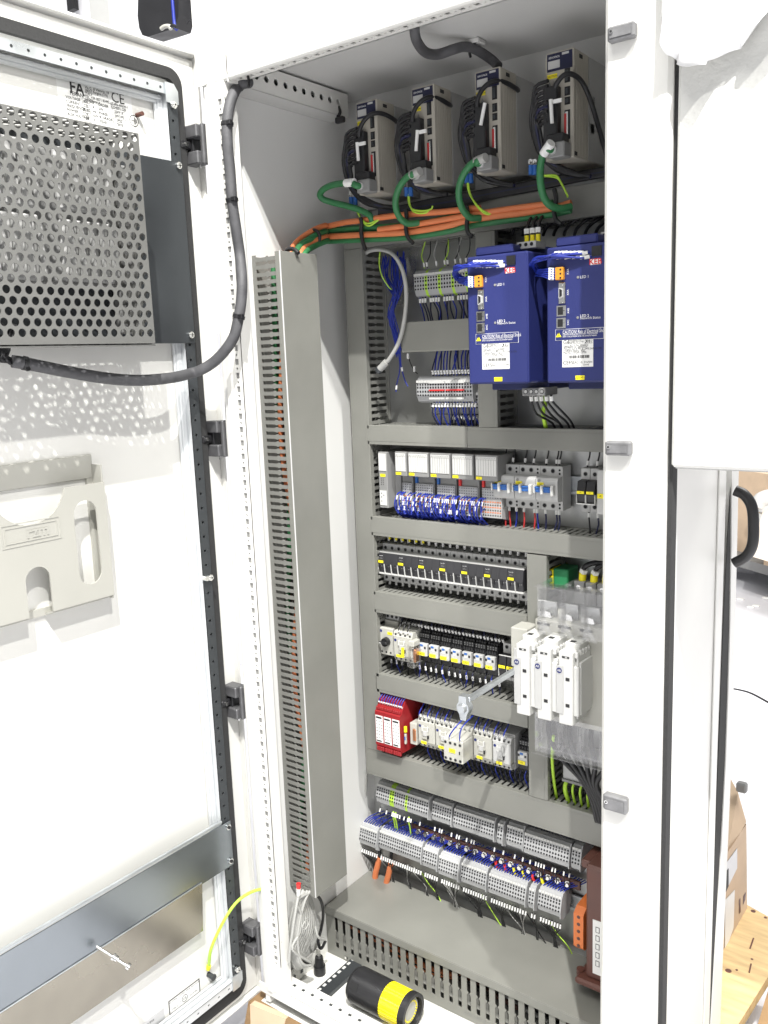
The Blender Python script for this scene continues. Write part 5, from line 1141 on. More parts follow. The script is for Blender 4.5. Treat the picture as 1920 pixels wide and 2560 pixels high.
for k in range(4):
    bx, by, s = base[k]
    m = MB(); m.tube([Vector((xs4[k] + .026, -.172, .327)), Vector((xs4[k] + .022, -.186, .328))] + [q3(*q) for q in gpath[k][1:]], .0062, GREEN, n=12, res=5); solo('encoder_cable', m, gn[k], 'cable')
    t = T('cable_label', 'white label sleeve on the green cable of the %s servo drive' % ln[k], 'label', tuple(q3(gpath[k][1][0], gpath[k][1][1], -.193)))
    a, b = q3(*gpath[k][1]), q3(*gpath[k][2]); d = (b - a).normalized(); c = q3(*gpath[k][1])
    m = MB(); m.cyl(c - d * .012, c + d * .012, .0078, SLEEVE if k in (0, 3) else WGREY, n=10); part(t, 'sleeve', m)
    t = T('wiring_loom', 'bundle of black wires curving down the left side of the %s servo drive' % ln[k], 'wires', tuple(q3(bx, by + 250, -.16)))
    for i in range(9):
        o = i * 5; r_ = lambda a: random.uniform(-a, a)
        pts = [(10, 145 + i * 26), (-30 - (8 - i) * 3, 175 + i * 24), (-68 + o, 250 + i * 16), (-80 + o, 340), (-66 + o, 430), (-30 + o * .6, 520), (50 + o * .4, 600 - i * 3), (150, 628 - i * 2), (230 + r_(5), 628 + r_(6))]
        wire(t, [q3(bx + x * s * .95, by + y * s * .97 + .0, -.165 + .055 * min(1, j / 7) + r_(.002)) for j, (x, y) in enumerate(pts)], .0032, WBLACK if i != 5 else WDARK, None)
    m = MB(); m.tube([q3(bx + x * s, by + y * s, Y) for x, y, Y in ((20, 190, -.168), (22, 150, -.17), (45, 100, -.168), (85, 62, -.162), (130, 50, -.15), (180, 62, -.13), (225, 88, -.11), (240, 100, -.09))] if k < 3 else [q3(x, y, Y) for x, y, Y in ((1345, 330, -.168), (1365, 290, -.17), (1400, 255, -.168), (1445, 250, -.16), (1500, 290, -.14), (1545, 380, -.12), (1585, 500, -.10), (1625, 640, -.10), (1660, 760, -.1))], .0042, WBLACK, n=10, res=5)
    solo('signal_cable', m, 'black cable arching over the front of the %s servo drive' % ln[k], 'cable')
    mk_ = [((172, 655), (180, 762)), ((530, 582), (522, 705)), ((930, 420), (905, 552)), ((1320, 400), (1328, 540))][k]
    a, b = q3(*mk_[0], -.172), q3(*mk_[1], -.172); m = MB(); m.cyl(a, b, .0032, SLEEVE, n=8); c = a + (b - a) * .1
    m.box(c[0], c[0] + .018, c[1] + .001, c[1] + .004, c[2] - .003, c[2] + .003, SLEEVE) if k != 2 else None
    solo('cable_marker', m, 'long white marker sleeve on the black cable of the %s servo drive' % ln[k], 'label')
    lx, ly = ((150, 985), (478, 930), (835, 850), (1215, 800))[k]
    t = T('cable_lug', 'blue lugs with yellow-green wires screwed below left of the %s servo drive' % ln[k], 'cable lug', tuple(q3(lx, ly, -.10)))
    for j in (-1, 1):
        c = q3(lx + j * 12, ly + 18, -.12); e = q3(lx + j * 12, ly - 30, -.10)
        m = MB(); m.cyl(c - Vector((0, 0, .008)), c + Vector((0, 0, .008)), .0045, BLUEP, n=10); m.cyl(e, e + Vector((0, -.003, 0)), .0048, CHROME, n=10); m.tube([c, e], .0025, CHROME, n=6, res=1); part(t, 'lug', m)
    yp = [[(160, 1015), (175, 1070), (205, 1115), (240, 1135), (300, 1110), (350, 1085)], [(476, 960), (478, 1010), (500, 1050), (560, 1060), (610, 1050), (620, 1030)], [(825, 890), (835, 950), (870, 1010), (920, 1060), (970, 1080)], [(1235, 840), (1280, 850), (1350, 850), (1380, 890), (1415, 960), (1420, 975)]][k]
    for j in range(2): wire(t, [q3(x + (j * 6 if i < 4 else 0), y + j * (14 if 1 < i < 4 else 3), -.12 - .006 * (1 if 1 < i < 4 else 0)) for i, (x, y) in enumerate(yp)], .0017, YG, None)
# black cables running right behind the orange ones
t = T('black_cables', 'thick black cable bundle running along the top of the highest duct', 'cables', tuple(q3(700, 990, -.10)))
for i in range(7):
    o = i * 9; wire(t, [q3(300, 1040 + o * .6, -.11), q3(420, 1040 + o * .7, -.10), q3(600, 1000 + o, -.095), q3(780, 970 + o, -.09), q3(1000, 930 + o * .8, -.088), q3(1240, 885 + o * .8, -.086), q3(1500, 835 + o * .7, -.085), q3(1700, 800 + o * .7, -.085)], .0042, WBLACK if i != 3 else WDARK, None, n=8)
# orange and green motor cables
def mix(a, b, t): return a + (b - a) * t
trk = [[(0, 1150), (100, 1128), (195, 1117), (370, 1092), (560, 1074), (700, 1064), (820, 1050), (900, 1042)],
 [(0, 1177), (195, 1160), (460, 1145), (700, 1103), (820, 1085), (1000, 1062), (1330, 1012)],
 [(0, 1213), (195, 1202), (460, 1188), (700, 1150), (820, 1118), (1000, 1090), (1150, 1073), (1340, 1040), (1440, 1012)],
 [(0, 1240), (195, 1232), (460, 1218), (700, 1183), (820, 1153), (1000, 1125), (1200, 1098), (1340, 1078), (1440, 1055)],
 [(300, 1172), (460, 1150), (600, 1128), (820, 1090), (1000, 1060), (1300, 1020)]]
st = [[(627, 1655), (655, 1600), (705, 1545), (790, 1490), (860, 1462)], [(655, 1655), (690, 1602), (740, 1560), (810, 1520), (865, 1500)], [(690, 1655), (720, 1618), (760, 1585), (820, 1552), (870, 1535)], [(715, 1655), (745, 1628), (780, 1603), (830, 1578), (880, 1560)]]
for k in range(5):
    pts = []
    if k < 4:
        for i, (x, y) in enumerate(st[k]): pts.append(P(480 + x / 2.592, y / 2.592 + (8 if i == 0 else 0), -.245 + .028 * i + (.012 if i == 0 else 0)))
        pts.insert(0, PX(480 + st[k][0][0] / 2.592 + 2, 648, -1.215) + Vector((0, 0, -.02)))
    for i, (x, y) in enumerate(trk[k]): pts.append(q3(x, y, -.118 if k % 2 == 0 else -.112))
    c = ORANGE if k in (0, 2, 4) else GREEN
    m = MB(); m.tube(pts, .0057, c, n=12, res=5)
    solo('motor_cable', m, ('top orange cable of the horizontal bundle', 'upper green cable of the horizontal bundle', 'second orange cable, running on to the right-hand drive', 'lowest green cable of the horizontal bundle', 'short orange stretch showing between the green cables')[k], 'cable')
m = MB(); m.tube([P(480 + 670 / 2.592, 1650 / 2.592, -.24), P(480 + 715 / 2.592, 1590 / 2.592, -.21), P(480 + 830 / 2.592, 1540 / 2.592, -.15), q3(0, 1195, -.108), q3(460, 1168, -.106), q3(820, 1102, -.106), q3(1300, 1045, -.10)], .0058, GREEN, n=10, res=5); solo('motor_cable', m, 'green cable lying behind between the two orange ones', 'cable')
def tie(pts, label, r=.0024, m_=BLACK):
    m = MB(); m.tube(pts, r, m_, n=6, res=4); solo('cable_tie', m, label, 'cable tie')
for i, (px_, l_) in enumerate((([(192, 1100), (200, 1130), (196, 1180), (205, 1240), (222, 1290)], 'long black strap over the orange cables below the first servo drive'), ([(462, 1050), (466, 1110), (462, 1170), (475, 1220), (505, 1252)], 'long black strap over the orange cables below the second servo drive'), ([(820, 1030), (830, 1080), (822, 1140), (830, 1190), (855, 1212)], 'long black strap over the orange cables below the third servo drive'), ([(1340, 930), (1352, 990), (1340, 1060), (1350, 1110), (1380, 1142)], 'long black strap over the orange cables near the post'))):
    tie([q3(x, y, -.128) for x, y in px_], l_, .0042)
tie([P(480 + x / 2.592, y / 2.592, -.165) for x, y in ((775, 1490), (800, 1492), (822, 1510), (828, 1545), (815, 1582))], 'black tie round the orange and green cables where they bend', .0035)
tie([P(480 + x / 2.592, y / 2.592, -.262) for x, y in ((612, 1625), (635, 1612), (665, 1618), (690, 1640))], 'black tie where the cables enter the wall duct', .0045)
# grey hose from the door into the cabinet
hp = [P(622, 206, -.34), P(612, 207, -.352), PX(598, 213, -1.218), PX(584, 234, -1.214), PX(573, 268, -1.212), PX(568, 310, -1.212), PX(569, 365, -1.212), PX(575, 425, -1.212), PX(580, 500, -1.212), PX(590, 570, -1.212), PX(600, 640, -1.213), P(605, 700, -.398), P(603, 752, -.405), P(597, 792, -.410), P(586, 838, -.418), P(566, 872, -.425), P(538, 902, -.433), P(508, 922, -.445), P(475, 934, -.462), PX(424, 945, -1.262), PX(347, 951, -1.26), PX(270, 946, -1.26), PX(193, 934, -1.264), PX(116, 919, -1.27), PX(62, 908, -1.275), PX(30, 903, -1.28)]
t = T('cable_hose', 'thick grey braided hose hanging from the door and climbing the left jamb', 'cable hose', tuple(hp[10]))
m = MB(); m.tube(hp, .0098, BRAID, n=20, res=6); part(t, 'braided_sleeve', m)
for (ia, r, l_) in ((2, .0105, 'tie holding the grey hose at the side rail'), (5, .0115, 'black tie on the grey hose beside the top hinge'), (8, .0115, 'black tie on the grey hose halfway to the wall duct'), (13, .0115, 'black tie on the grey hose at the bend')):
    a, b = hp[ia], hp[ia + 1]; d = (b - a).normalized(); m = MB(); m.cyl(a - d * .003, a + d * .003, r, BLACK, n=16); e = a + Vector((.010, -.006, 0)); m.box(e[0] - .004, e[0] + .007, e[1] - .004, e[1] + .004, e[2] - .004, e[2] + .004, BLACK, .001)
    solo('cable_tie', m, l_, 'cable tie')
a, b = hp[23], hp[24]; d = (b - a).normalized(); m = MB(); m.cyl(b - d * .003, b + d * .003, .0112, BLACK, n=16); m.cyl(b + Vector((.008, 0, -.012)), b + Vector((.006, 0, -.004)), .0035, BLACK, n=8); solo('cable_tie', m, 'black tie at the left end of the grey hose', 'cable tie')
t = T('wire_bundle', 'black wires leaving the hose end up into the perforated guard', 'wires', tuple(hp[-1]))
for i in range(7): wire(t, [hp[-1] + Vector((0, -.002, .004 * math.sin(i))), hp[-1] + Vector((.004, -.012 - .003 * i, .004 + .004 * (i % 3))), hp[-1] + Vector((0, -.006 + .005 * math.cos(i * 2), .025)), hp[-1] + Vector((0, -.010 + .004 * i, .055))], .0028, WBLACK, None)
tie([P(620, 192, -.372), P(623, 205, -.36), P(622, 216, -.362)], 'small black tie hanging from the top beam at the hose', .0028); tie([P(846, 266, -.075), P(850, 280, -.075), P(845, 292, -.08), P(852, 297, -.08)], 'black tie stub at the rear end of the side rail', .0035)
m = MB(); c = P(852, 296, -.08); m.box(c[0] - .012, c[0] + .010, c[1] - .006, c[1] + .004, c[2] - .009, c[2] + .003, BLACK, .002); solo('tie_mount', m, 'small black tie mount at the end of the side rail', 'cable tie')
# grey cable under the ceiling
cp = [PZ(1033, 40, .54), PZ(1035, 60, .528), PZ(1041, 100, .512), PZ(1063, 130, .512), PZ(1094, 136, .516), PZ(1132, 124, .524), PZ(1160, 117, .533), PZ(1188, 123, .533), PZ(1226, 147, .522), PZ(1246, 166, .505)]
m = MB(); m.tube(cp, .0085, BRAID, n=16, res=6); solo('ceiling_cable', m, 'grey cable sagging under the cabinet ceiling to the third servo drive', 'cable')
tie([cp[7] + Vector((-.010, 0, -.010)), cp[7] + Vector((-.004, -.012, -.004)), cp[7] + Vector((.006, -.008, .010))], 'black tie clipping the grey cable to the ceiling', .0028)
m = MB(); c = cp[7]; m.box(c[0] - .014, c[0] + .014, c[1] - .014, c[1] + .014, .540, .548, WPL, .002); solo('tie_mount', m, 'white tie mount stuck on the cabinet ceiling', 'cable tie')
# yellow-green earth wire from the door
ep = [PX(522, 2414, -1.325), PX(529, 2368, -1.30), PX(562, 2298, -1.29), PX(594, 2253, -1.285), PX(631, 2229, -1.275), PX(661, 2224, -1.262), PX(683, 2237, -1.245), PX(695, 2256, -1.232), PX(696, 2302, -1.228), PX(699, 2353, -1.23), PX(708, 2389, -1.235), PX(718, 2404, -1.24)]
t = T('earth_wire', 'yellow-green earth wire arching from the door stud to the left jamb', 'wire', tuple(ep[3]))
m = MB(); m.tube(ep, .0032, YG, n=10, res=5); part(t, 'cord', m)
m = MB(); a = ep[0]; m.cyl(a, a + (a - ep[1]).normalized() * .012, .0048, YEL, n=10); part(t, 'ferrule', m)
m = MB(); q = PX(521, 2436, DX); m.cyl((DX, q[1], q[2]), (DX + .014, q[1], q[2]), .0055, DZINC, n=12); m.cyl((DX + .014, q[1], q[2]), (DX + .018, q[1], q[2]), .007, DZINC, n=6); part(t, 'stud_nut', m)
for i in (7, 9): m = MB(); a = ep[i]; d = (ep[i + 1] - a).normalized(); m.cyl(a - d * .0015, a + d * .0015, .0042, BLACK, n=10); m.cyl(a, a + Vector((.008, -.004, .004)), .0016, BLACK, n=6); solo('cable_tie', m, 'small black tie on the yellow-green wire, %s one' % ('upper' if i == 7 else 'lower'), 'cable tie')
# coiled network cable
def z7p(x, y, X): return PX(600 + x / 2.765, 2100 + y / 2.765, X)
t = T('network_cable', 'coiled pale grey network cable with a red tipped plug hanging under the wall duct', 'cable', tuple(z7p(430, 600, -1.22)))
random.seed(4)
for i in range(8):
    r_ = lambda a: random.uniform(-a, a); l = 335 + i * 9; rr = 520 - i * 14; X = -1.232 + .004 * i
    o = [(l + 85, 350 + r_(10)), (l + 50, 420), (l + 15, 560 + r_(15)), (l, 700), (l + 18, 830 + r_(8)), (l + 55, 895 - i * 4), (l + 95, 850), (rr - 60, 760 + r_(10)), (rr - 10, 640), (rr + r_(4), 520), (rr - 25, 420 + r_(6)), (l + 120, 350)]
    wire(t, [z7p(x, y, X) for x, y in o], .0030, WGREY, None, n=8, res=4, name='loop')
wire(t, [z7p(405, 385, -1.20), z7p(395, 430, -1.2), z7p(380, 520, -1.2), z7p(362, 640, -1.203), z7p(345, 760, -1.21), z7p(340, 850, -1.215)], .0030, WGREY, None, n=8, res=4, name='loop')
m = MB(); a, b = z7p(405, 300, -1.2), z7p(405, 335, -1.2); c = z7p(403, 385, -1.2); m.cyl(a, b, .0052, REDL, r1=.0045, n=10); part(t, 'red_tip', m)
m = MB(); m.cyl(b, c, .0055, WPL, r1=.0042, n=8); part(t, 'plug', m)
m = MB(); m.tube([z7p(450, 560, -1.19), z7p(430, 600, -1.19), z7p(450, 620, -1.19), z7p(480, 560, -1.19), z7p(455, 540, -1.19)], .0012, WGREY, n=6); part(t, 'twist_tie', m)
m = MB(); m.tube([z7p(500, 350, -1.21), z7p(560, 420, -1.22), z7p(575, 520, -1.24), z7p(560, 620, -1.25), z7p(540, 700, -1.24), z7p(560, 750, -1.22), z7p(590, 700, -1.21)], .0035, WBLACK, n=8); m.tube([z7p(520, 600, -1.215), z7p(540, 670, -1.21), z7p(590, 690, -1.21)], .003, WGREY, n=8); solo('loose_cable', m, 'black and grey cable ends between the coil and the bottom duct', 'cable')
# thin grey cable down the corner, orange cable ends
m = MB(); m.tube([P(917, 1935, -.03), P(912, 2010, -.02), P(905, 2080, -.02), P(880, 2150, -.02), P(866, 2185, -.02)], .0028, WGREY, n=8); solo('corner_cable', m, 'thin pale cable running down the rear left corner', 'cable')
for k, (a, b) in enumerate((((949, 2143), (938, 2190)), ((977, 2160), (965, 2215)))):
    m = MB(); pa, pb = P(*a, -.04), P(*b, -.04); m.tube([pa, (pa + pb) / 2, pb, pb + Vector((0, .0, -.05))], .0072, ORANGE, n=12, res=3); m.tube([pa, pa + Vector((.0, .004, .03))], .004, WBLACK, n=8, res=1); solo('motor_cable', m, 'thick orange cable end rising below the lower terminals, %s one' % ('left' if k == 0 else 'right'), 'cable')
for k in range(7):
    m = MB(); x = -1.10 + k * .055; m.tube([(x, -.03, -1.19), (x + .02, -.03, -1.215), (x + .045, -.03, -1.235 - .01 * (k % 2)), (x + .06, -.03, -1.26)], .0012, (YG, WGREY, WBLACK)[k % 3], n=6); solo('thin_wire', m, 'thin stray wire crossing below the lower terminal row', 'wire', 'stray thin wires below the terminals')
# earthing bar
t = T('earth_bar', 'long brown metal bar with a row of shiny bolts between the terminal rows', 'earthing bar', (-1.12, -.02, -1.09))
m = MB(); m.box(-1.128, -.70, -.026, -.020, -1.100, -1.081, BROWN, .0008); part(t, 'bar', m)
bl = MB(); bl.cyl((0, 0, 0), (0, -.004, 0), .0062, CHROME, n=12); bl.cyl((0, -.004, 0), (0, -.010, 0), .0048, CHROME, n=6); BM = mesh_of(bl, name='bolt')
for i in range(18): inst(t, 'bolt', BM, (-1.103 + i * .0222, -.026, -1.0905))
for i, c in enumerate((REDL, REDL, YEL, YEL, REDL, YEL)): x = -1.0 + .11 + i * .0222; m = MB(); m.tube([(x - .005, -.033, -1.095), (x - .003, -.034, -1.104), (x, -.03, -1.112)], .0031, c, n=8, res=2); part(t, 'insulated_lug', m)
# beacon lamp lying in the cabinet bottom
a = PZ(600 + 800 / 2.765, 2100 + 990 / 2.765, -1.333); e = PZ(600 + 1200 / 2.765, 2100 + 1195 / 2.765, -1.333)
d = (e - a).normalized(); L = (e - a).length; R0 = .0385
t = T('beacon_lamp', 'black and yellow ribbed signal beacon lying on its side in the cabinet bottom', 'signal lamp', tuple(a))
m = MB(); m.cyl(a, a + d * .008, R0 * .9, BLACK, r1=R0, n=40); m.cyl(a + d * .008, a + d * L * .58, R0, BLACK, n=40); part(t, 'black_body', m)
sd = d.cross(Vector((0, 0, 1))).normalized(); upv = sd.cross(d)
c = a + d * L * .14 + (-sd * -.0 ) ; nn = (Vector((0, -1, .7))).normalized(); nn = (nn - d * nn.dot(d)).normalized(); tt = d.cross(nn)
m = MB(); c0 = c + nn * (R0 + .0004); w1, w2 = d * .011, tt * .008; m.add([c0 - w1 - w2, c0 + w1 - w2, c0 + w1 + w2, c0 - w1 + w2], [(0, 1, 2, 3)], DARK); part(t, 'recess', m)
m = MB(); n = 72; v = []
for j, s in enumerate((.58, .90)):
    for i in range(n):
        an = 2 * math.pi * i / n; r = R0 * (.965 if i % 2 else .99); v.append(a + d * (L * s) + (sd * math.cos(an) + upv * math.sin(an)) * r)
m.add(v, [(i, (i + 1) % n, n + (i + 1) % n, n + i) for i in range(n)], YLENS); part(t, 'yellow_lens', m)
m = MB(); n = 40; v = []
for s, r in ((.90, 1.0), (1.0, 1.0), (1.0, .80), (.93, .78)):
    for i in range(n): an = 2 * math.pi * i / n; v.append(a + d * (L * s) + (sd * math.cos(an) + upv * math.sin(an)) * R0 * r)
m.add(v, [(j * n + i, j * n + (i + 1) % n, (j + 1) * n + (i + 1) % n, (j + 1) * n + i) for j in range(3) for i in range(n)], BLACK); part(t, 'end_ring', m)
m = MB(); m.cyl(a + d * L * .6, a + d * L * .945, R0 * .70, CREAM, n=30)
for i in range(24):
    an = 2 * math.pi * i / 24; q = a + d * L * .945 + (sd * math.cos(an) + upv * math.sin(an)) * R0 * .55; m.cyl(q, q + d * .002, .0018, YLENS, n=6)
part(t, 'inner_disc', m)
# ================================================================ outside the cabinet
t = T('cooling_unit', 'big white textured box mounted on the right side of the cabinet', 'cooling unit', (-.405, FY, -.16))
m = MB(); m.box(-.4035, .12, FY - .004, -.05, -.160, .95, TEXW, .004); part(t, 'casing', m)
m = MB(); m.box(-.40, .10, FY + .006, -.06, -.1625, -.160, LGREY); part(t, 'bottom_gap', m)
m = MB(); m.cyl((-.365, FY + .05, -.160), (-.365, FY + .05, -.166), .012, BLACK, n=16); part(t, 'rubber_plug', m)
# door handle on the rear
hb = [P(1838, 1226, .02), P(1862, 1238, .02), P(1880, 1268, .02), P(1884, 1320, .02), P(1881, 1362, .02), P(1866, 1390, .02), P(1836, 1408, .02)]
m = MB(); m.tube(hb, .0095, BLACK, n=12, res=6); part(cab, 'bow_handle', m)
# plastic film over the roof
def film(name, u_n, v_n, fn, label):
    m = MB(); vs = [fn(i / (u_n - 1), j / (v_n - 1)) for j in range(v_n) for i in range(u_n)]
    m.add(vs, [(j * u_n + i, j * u_n + i + 1, (j + 1) * u_n + i + 1, (j + 1) * u_n + i) for j in range(v_n - 1) for i in range(u_n - 1)], WRAP, True)
    o = solo(name, m, label, 'plastic film'); sm = o.modifiers.new('thickness', 'SOLIDIFY'); sm.thickness = .0006; return o
edge = [(1652, 40), (1655, 90), (1664, 135), (1692, 160), (1720, 166), (1760, 160), (1800, 143), (1848, 120), (1880, 70), (1960, -20), (2040, -120)]
def f1(s, v):
    k = s * (len(edge) - 1); i = min(int(k), len(edge) - 2); f_ = k - i; u_, v_ = [edge[i][j] + (edge[i + 1][j] - edge[i][j]) * f_ for j in (0, 1)]
    p = P(u_, v_, FY - .03 - .012 * math.sin(s * 17) * (1 - v * .5)); top = Vector((-.425 + s * .5, FY + .02, .64))
    q = p.lerp(top, v); w_ = math.sin(v * math.pi); q += Vector((.004 * math.sin(31 * s + 9 * v), -.014 * w_ - .003 * math.sin(s * 23 + v * 11) - .002 * math.sin(s * 61 + v * 5), .005 * math.sin(s * 40 + v * 20) * w_)); return q
film('plastic_film', 60, 24, f1, 'crumpled white plastic film hanging over the corner of the cooling unit')
# background: floor, hall wall, things behind
FZ = -1.52
m = MB(); m.box(-30, 30, -12, 40, FZ - .1, FZ, FLOORM); struct('floor', m)
m = MB(); m.box(-14, 30, 14, 14.2, FZ, 6, HALLW); struct('hall_wall', m)
t = T('partition', 'pale lavender wall panels with a dark seam behind the open door', 'partition', (-2.6, 1.4, 0))
for i, (ua, ub, c) in enumerate(((-200, 160, 0), (163, 236, 0), (238, 288, 1), (290, 520, 0))):
    a, b = P(ua, 40, 1.4), P(ub, 40, 1.4); m = MB(); m.box(a[0], b[0], 1.4 - .03 * c, 1.43, FZ, 2.4, HALLW if c == 0 else WPL, .004); part(t, 'panel', m)
a, b = P(168, 20, 1.33), P(184, 20, 1.33); m = MB(); m.box(a[0], b[0], 1.33, 1.36, P(170, 27, 1.33)[2], 2.2, BLACK); part(t, 'dark_post', m)
m = MB(); Y = .35
o = [(352, -60), (345, 0), (344, 40), (348, 70), (356, 88), (370, 92), (395, 84), (420, 76), (438, 70), (446, 40), (447, 0), (450, -60)]
pts = [P(u, v, Y) for u, v in o]
m.prism([(q[0], q[2]) for q in pts], 1, Y, Y + .06, BLACK)
t = T('hanging_bag', 'dark bag with a blue strap hanging above the cabinet corner', 'bag', tuple(P(400, 30, Y)))
part(t, 'body', m)
m = MB(); a = P(425, -60, Y - .01); b = P(431, 0, Y - .01); c = P(436, 60, Y - .01); m.tube([a, b, c, P(442, 74, Y - .01)], .005, WBLUE, n=8); part(t, 'strap', m)
m = MB(); m.tube([P(403, 72, .3), P(412, 66, .3), P(424, 66, .3), P(427, 73, .3)], .006, CREAM, n=8); m.tube([P(425, 70, .3), P(432, 64, .3), P(443, 68, .3)], .005, BLACK, n=8); m.tube([P(468, 60, .3), P(475, 52, .3), P(485, 60, .3), P(480, 47, .3)], .003, BLACK, n=6); solo('buckle', m, 'small buckle and cord beside the hanging bag above the door', 'buckle')
# pallet and cardboard box at the lower right
def pal(u, v): return PZ(u, v, -1.36)
A, B, Cc, D = pal(1800, 2330), pal(1872, 2262), pal(1940, 2290), pal(1805, 2620)
m = MB(); e1 = (B - A).normalized()
poly = [pal(1790, 2345), pal(1868, 2262), pal(1990, 2330), pal(1840, 2570), pal(1780, 2660), pal(1700, 2620)]
m.prism([(q[0], q[1]) for q in poly], 2, -1.385, -1.36, WOOD); 
t = T('wooden_pallet', 'pale pine pallet standing behind the cabinet at the lower right', 'pallet', tuple(poly[0])); part(t, 'deck_board', m)
m = MB(); q0, q1 = pal(1866, 2290), pal(1700, 2700)
c0, c1 = pal(1930, 2420), pal(1850, 2600)
m.prism([(c0[0] + .0, c0[1]), (c0[0] + .3, c0[1] + .05), (c0[0] + .3, c1[1] - .2), (c1[0] + .02, c1[1] - .05)], 2, -1.50, -1.386, WOOD2); part(t, 'block', m)
m = MB()
for (u, v, r) in ((1883, 2278, .006), (1914, 2294, .004), (1821, 2427, .007), (1842, 2425, .003), (1880, 2398, .003)): q = pal(u, v); m.cyl((q[0], q[1], -1.36), (q[0], q[1], -1.3596), r, BROWN, n=8)
for (ua, va, ub, vb) in ((1875, 2372, 1884, 2346), (1873, 2432, 1878, 2410)): 
    a, b = pal(ua, va), pal(ub, vb); m.tube([a + Vector((0, 0, .0002)), b + Vector((0, 0, .0002))], .002, BROWN, n=4, res=1)
part(t, 'knot', m)
t = T('cardboard_box', 'worn brown cardboard box with torn labels standing on the pallet', 'box', tuple(pal(1868, 2262)))
f0, f1_ = pal(1868, 2270), pal(1760, 2460); hgt = .28
def lerp_(a, b, s): return a + (b - a) * s
top0 = None
# front face plane through f0-f1, height from the photograph
def onface(u, v):
    n_ = Vector((f1_[1] - f0[1], -(f1_[0] - f0[0]), 0)); r = ray(u, v); return CAM + r * ((f0 - CAM).dot(n_) / r.dot(n_))
m = MB(); F = [onface(1868, 2270), onface(1869, 2180), onface(1866, 2060), onface(1840, 2100), onface(1760, 2300), f1_]
bk = Vector((-.12, .22, 0)); T1 = onface(1866, 2060); T2 = onface(1760, 2220)
vs = [f0, f1_, T2, T1]; vs += [q + Vector((-.30, .12, 0)) for q in vs]
m.add(vs, [(0, 1, 2, 3), (4, 7, 6, 5), (0, 3, 7, 4), (0, 4, 5, 1)], CARD); part(t, 'carton', m)
m = MB(); fl = [onface(1866, 2055), onface(1815, 2150), P(1822, 1938, T1[1] + .05), P(1845, 1980, T1[1] + .02)]
m.add(fl + [q + Vector((-.01, .01, 0)) for q in fl], [(0, 1, 2, 3), (4, 7, 6, 5), (0, 3, 7, 4), (3, 2, 6, 7)], CARD); part(t, 'flap', m)
nf = Vector((f1_[1] - f0[1], -(f1_[0] - f0[0]), 0)).normalized(); nf = nf if nf.dot(CAM - f0) > 0 else -nf
def patch(cs, mt, nm, k=.001):
    m = MB(); vs = [onface(u, v) + nf * k for u, v in cs]; m.add(vs, [tuple(range(len(vs)))], mt); m.add([q - nf * .0006 for q in vs], [tuple(range(len(vs)))[::-1]], mt); part(t, nm, m)
patch([(1842, 2120), (1842, 2170), (1815, 2225), (1813, 2160)], SILVER, 'torn_label'); patch([(1836, 2224), (1833, 2318), (1811, 2385), (1812, 2250)], PAPER, 'white_label'); patch([(1820, 2170), (1820, 2215), (1813, 2230), (1813, 2178)], INK, 'dark_print', .0015)
patch([(1850, 2245), (1851, 2280), (1847, 2284), (1847, 2250)], BROWN, 'print_mark'); patch([(1864, 2230), (1862, 2250), (1857, 2262), (1858, 2240)], BROWN, 'print_mark')
m = MB(); q = P(1852, 1972, T1[1]); m.box(q[0] - .012, q[0] + .012, q[1], q[1] + .02, q[2] - .012, q[2] + .012, GREYP, .004); solo('dark_knob', m, 'small dark knob behind the top edge of the cardboard box', 'knob')
# far things on the floor
def fl(u, v): return PZ(u, v, FZ)
t = T('trolley', 'low dark wheeled trolley carrying cartons in the far background', 'trolley', tuple(fl(1880, 1450)))
c = fl(1845, 1462); e = fl(1990, 1510); dirx = (e - c).normalized(); L = 1.1
def obox(c, dx_, l, w_, z0, z1, mt, name, t):
    dy_ = Vector((-dx_[1], dx_[0], 0)); m = MB(); b = [c, c + dx_ * l, c + dx_ * l + dy_ * w_, c + dy_ * w_]
    m.convex([Vector((q[0], q[1], z)) for z in (z0, z1) for q in b], [(0, 1, 2, 3), (4, 5, 6, 7), (0, 1, 5, 4), (1, 2, 6, 5), (2, 3, 7, 6), (3, 0, 4, 7)], mt); return part(t, name, m)
c0 = c - dirx * .5
obox(c0, dirx, 2.2, .8, FZ + .12, FZ + .18, GREYP, 'platform', t)
for s in (.35, .9, 1.4): 
    q = c0 + dirx * s; m = MB(); m.cyl(q + Vector((0, .02, .06)), q + Vector((0, .06, .06)), .06, BLACK, n=16); part(t, 'wheel', m)
t2_ = T('open_carton', 'open pale carton on the far trolley', 'box', tuple(c0)); obox(c0 + dirx * .72, dirx, 1.1, .5, FZ + .18, FZ + .55, CARD, 'walls', t2_)
m = MB(); q = c0 + dirx * .72; m.add([q + Vector((0, -.02, .57)), q + dirx * 1.1 + Vector((0, -.02, .55)), q + dirx * 1.1 + Vector((0, -.3, .28)), q + Vector((0, -.32, .30))], [(0, 1, 2, 3), (3, 2, 1, 0)], mat('pale_carton_flap', (.80, .70, .60), .7)); part(t2_, 'flap', m)
t3 = T('stacked_carton', 'brown carton standing left on the far trolley', 'box', tuple(c0)); obox(c0 + dirx * .25 + Vector((0, .15, 0)), dirx, .45, .4, FZ + .18, FZ + .72, CARD, 'walls', t3)
m = MB(); q = c0 + dirx * .40 + Vector((0, .3, .80)); 
for i in range(9): m.cyl(q + Vector((random.uniform(-.15, .2), random.uniform(-.1, .1), -.06)), q + Vector((random.uniform(-.15, .2), random.uniform(-.1, .1), .08)), .06, WRAP, r1=.03, n=7)
solo('crumpled_film', m, 'crumpled white film on the brown carton in the background', 'plastic film')
t4 = T('tool_cabinet', 'grey tool cabinet with dark side post in the far background', 'cabinet', tuple(P(1870, 1250, 5))); 
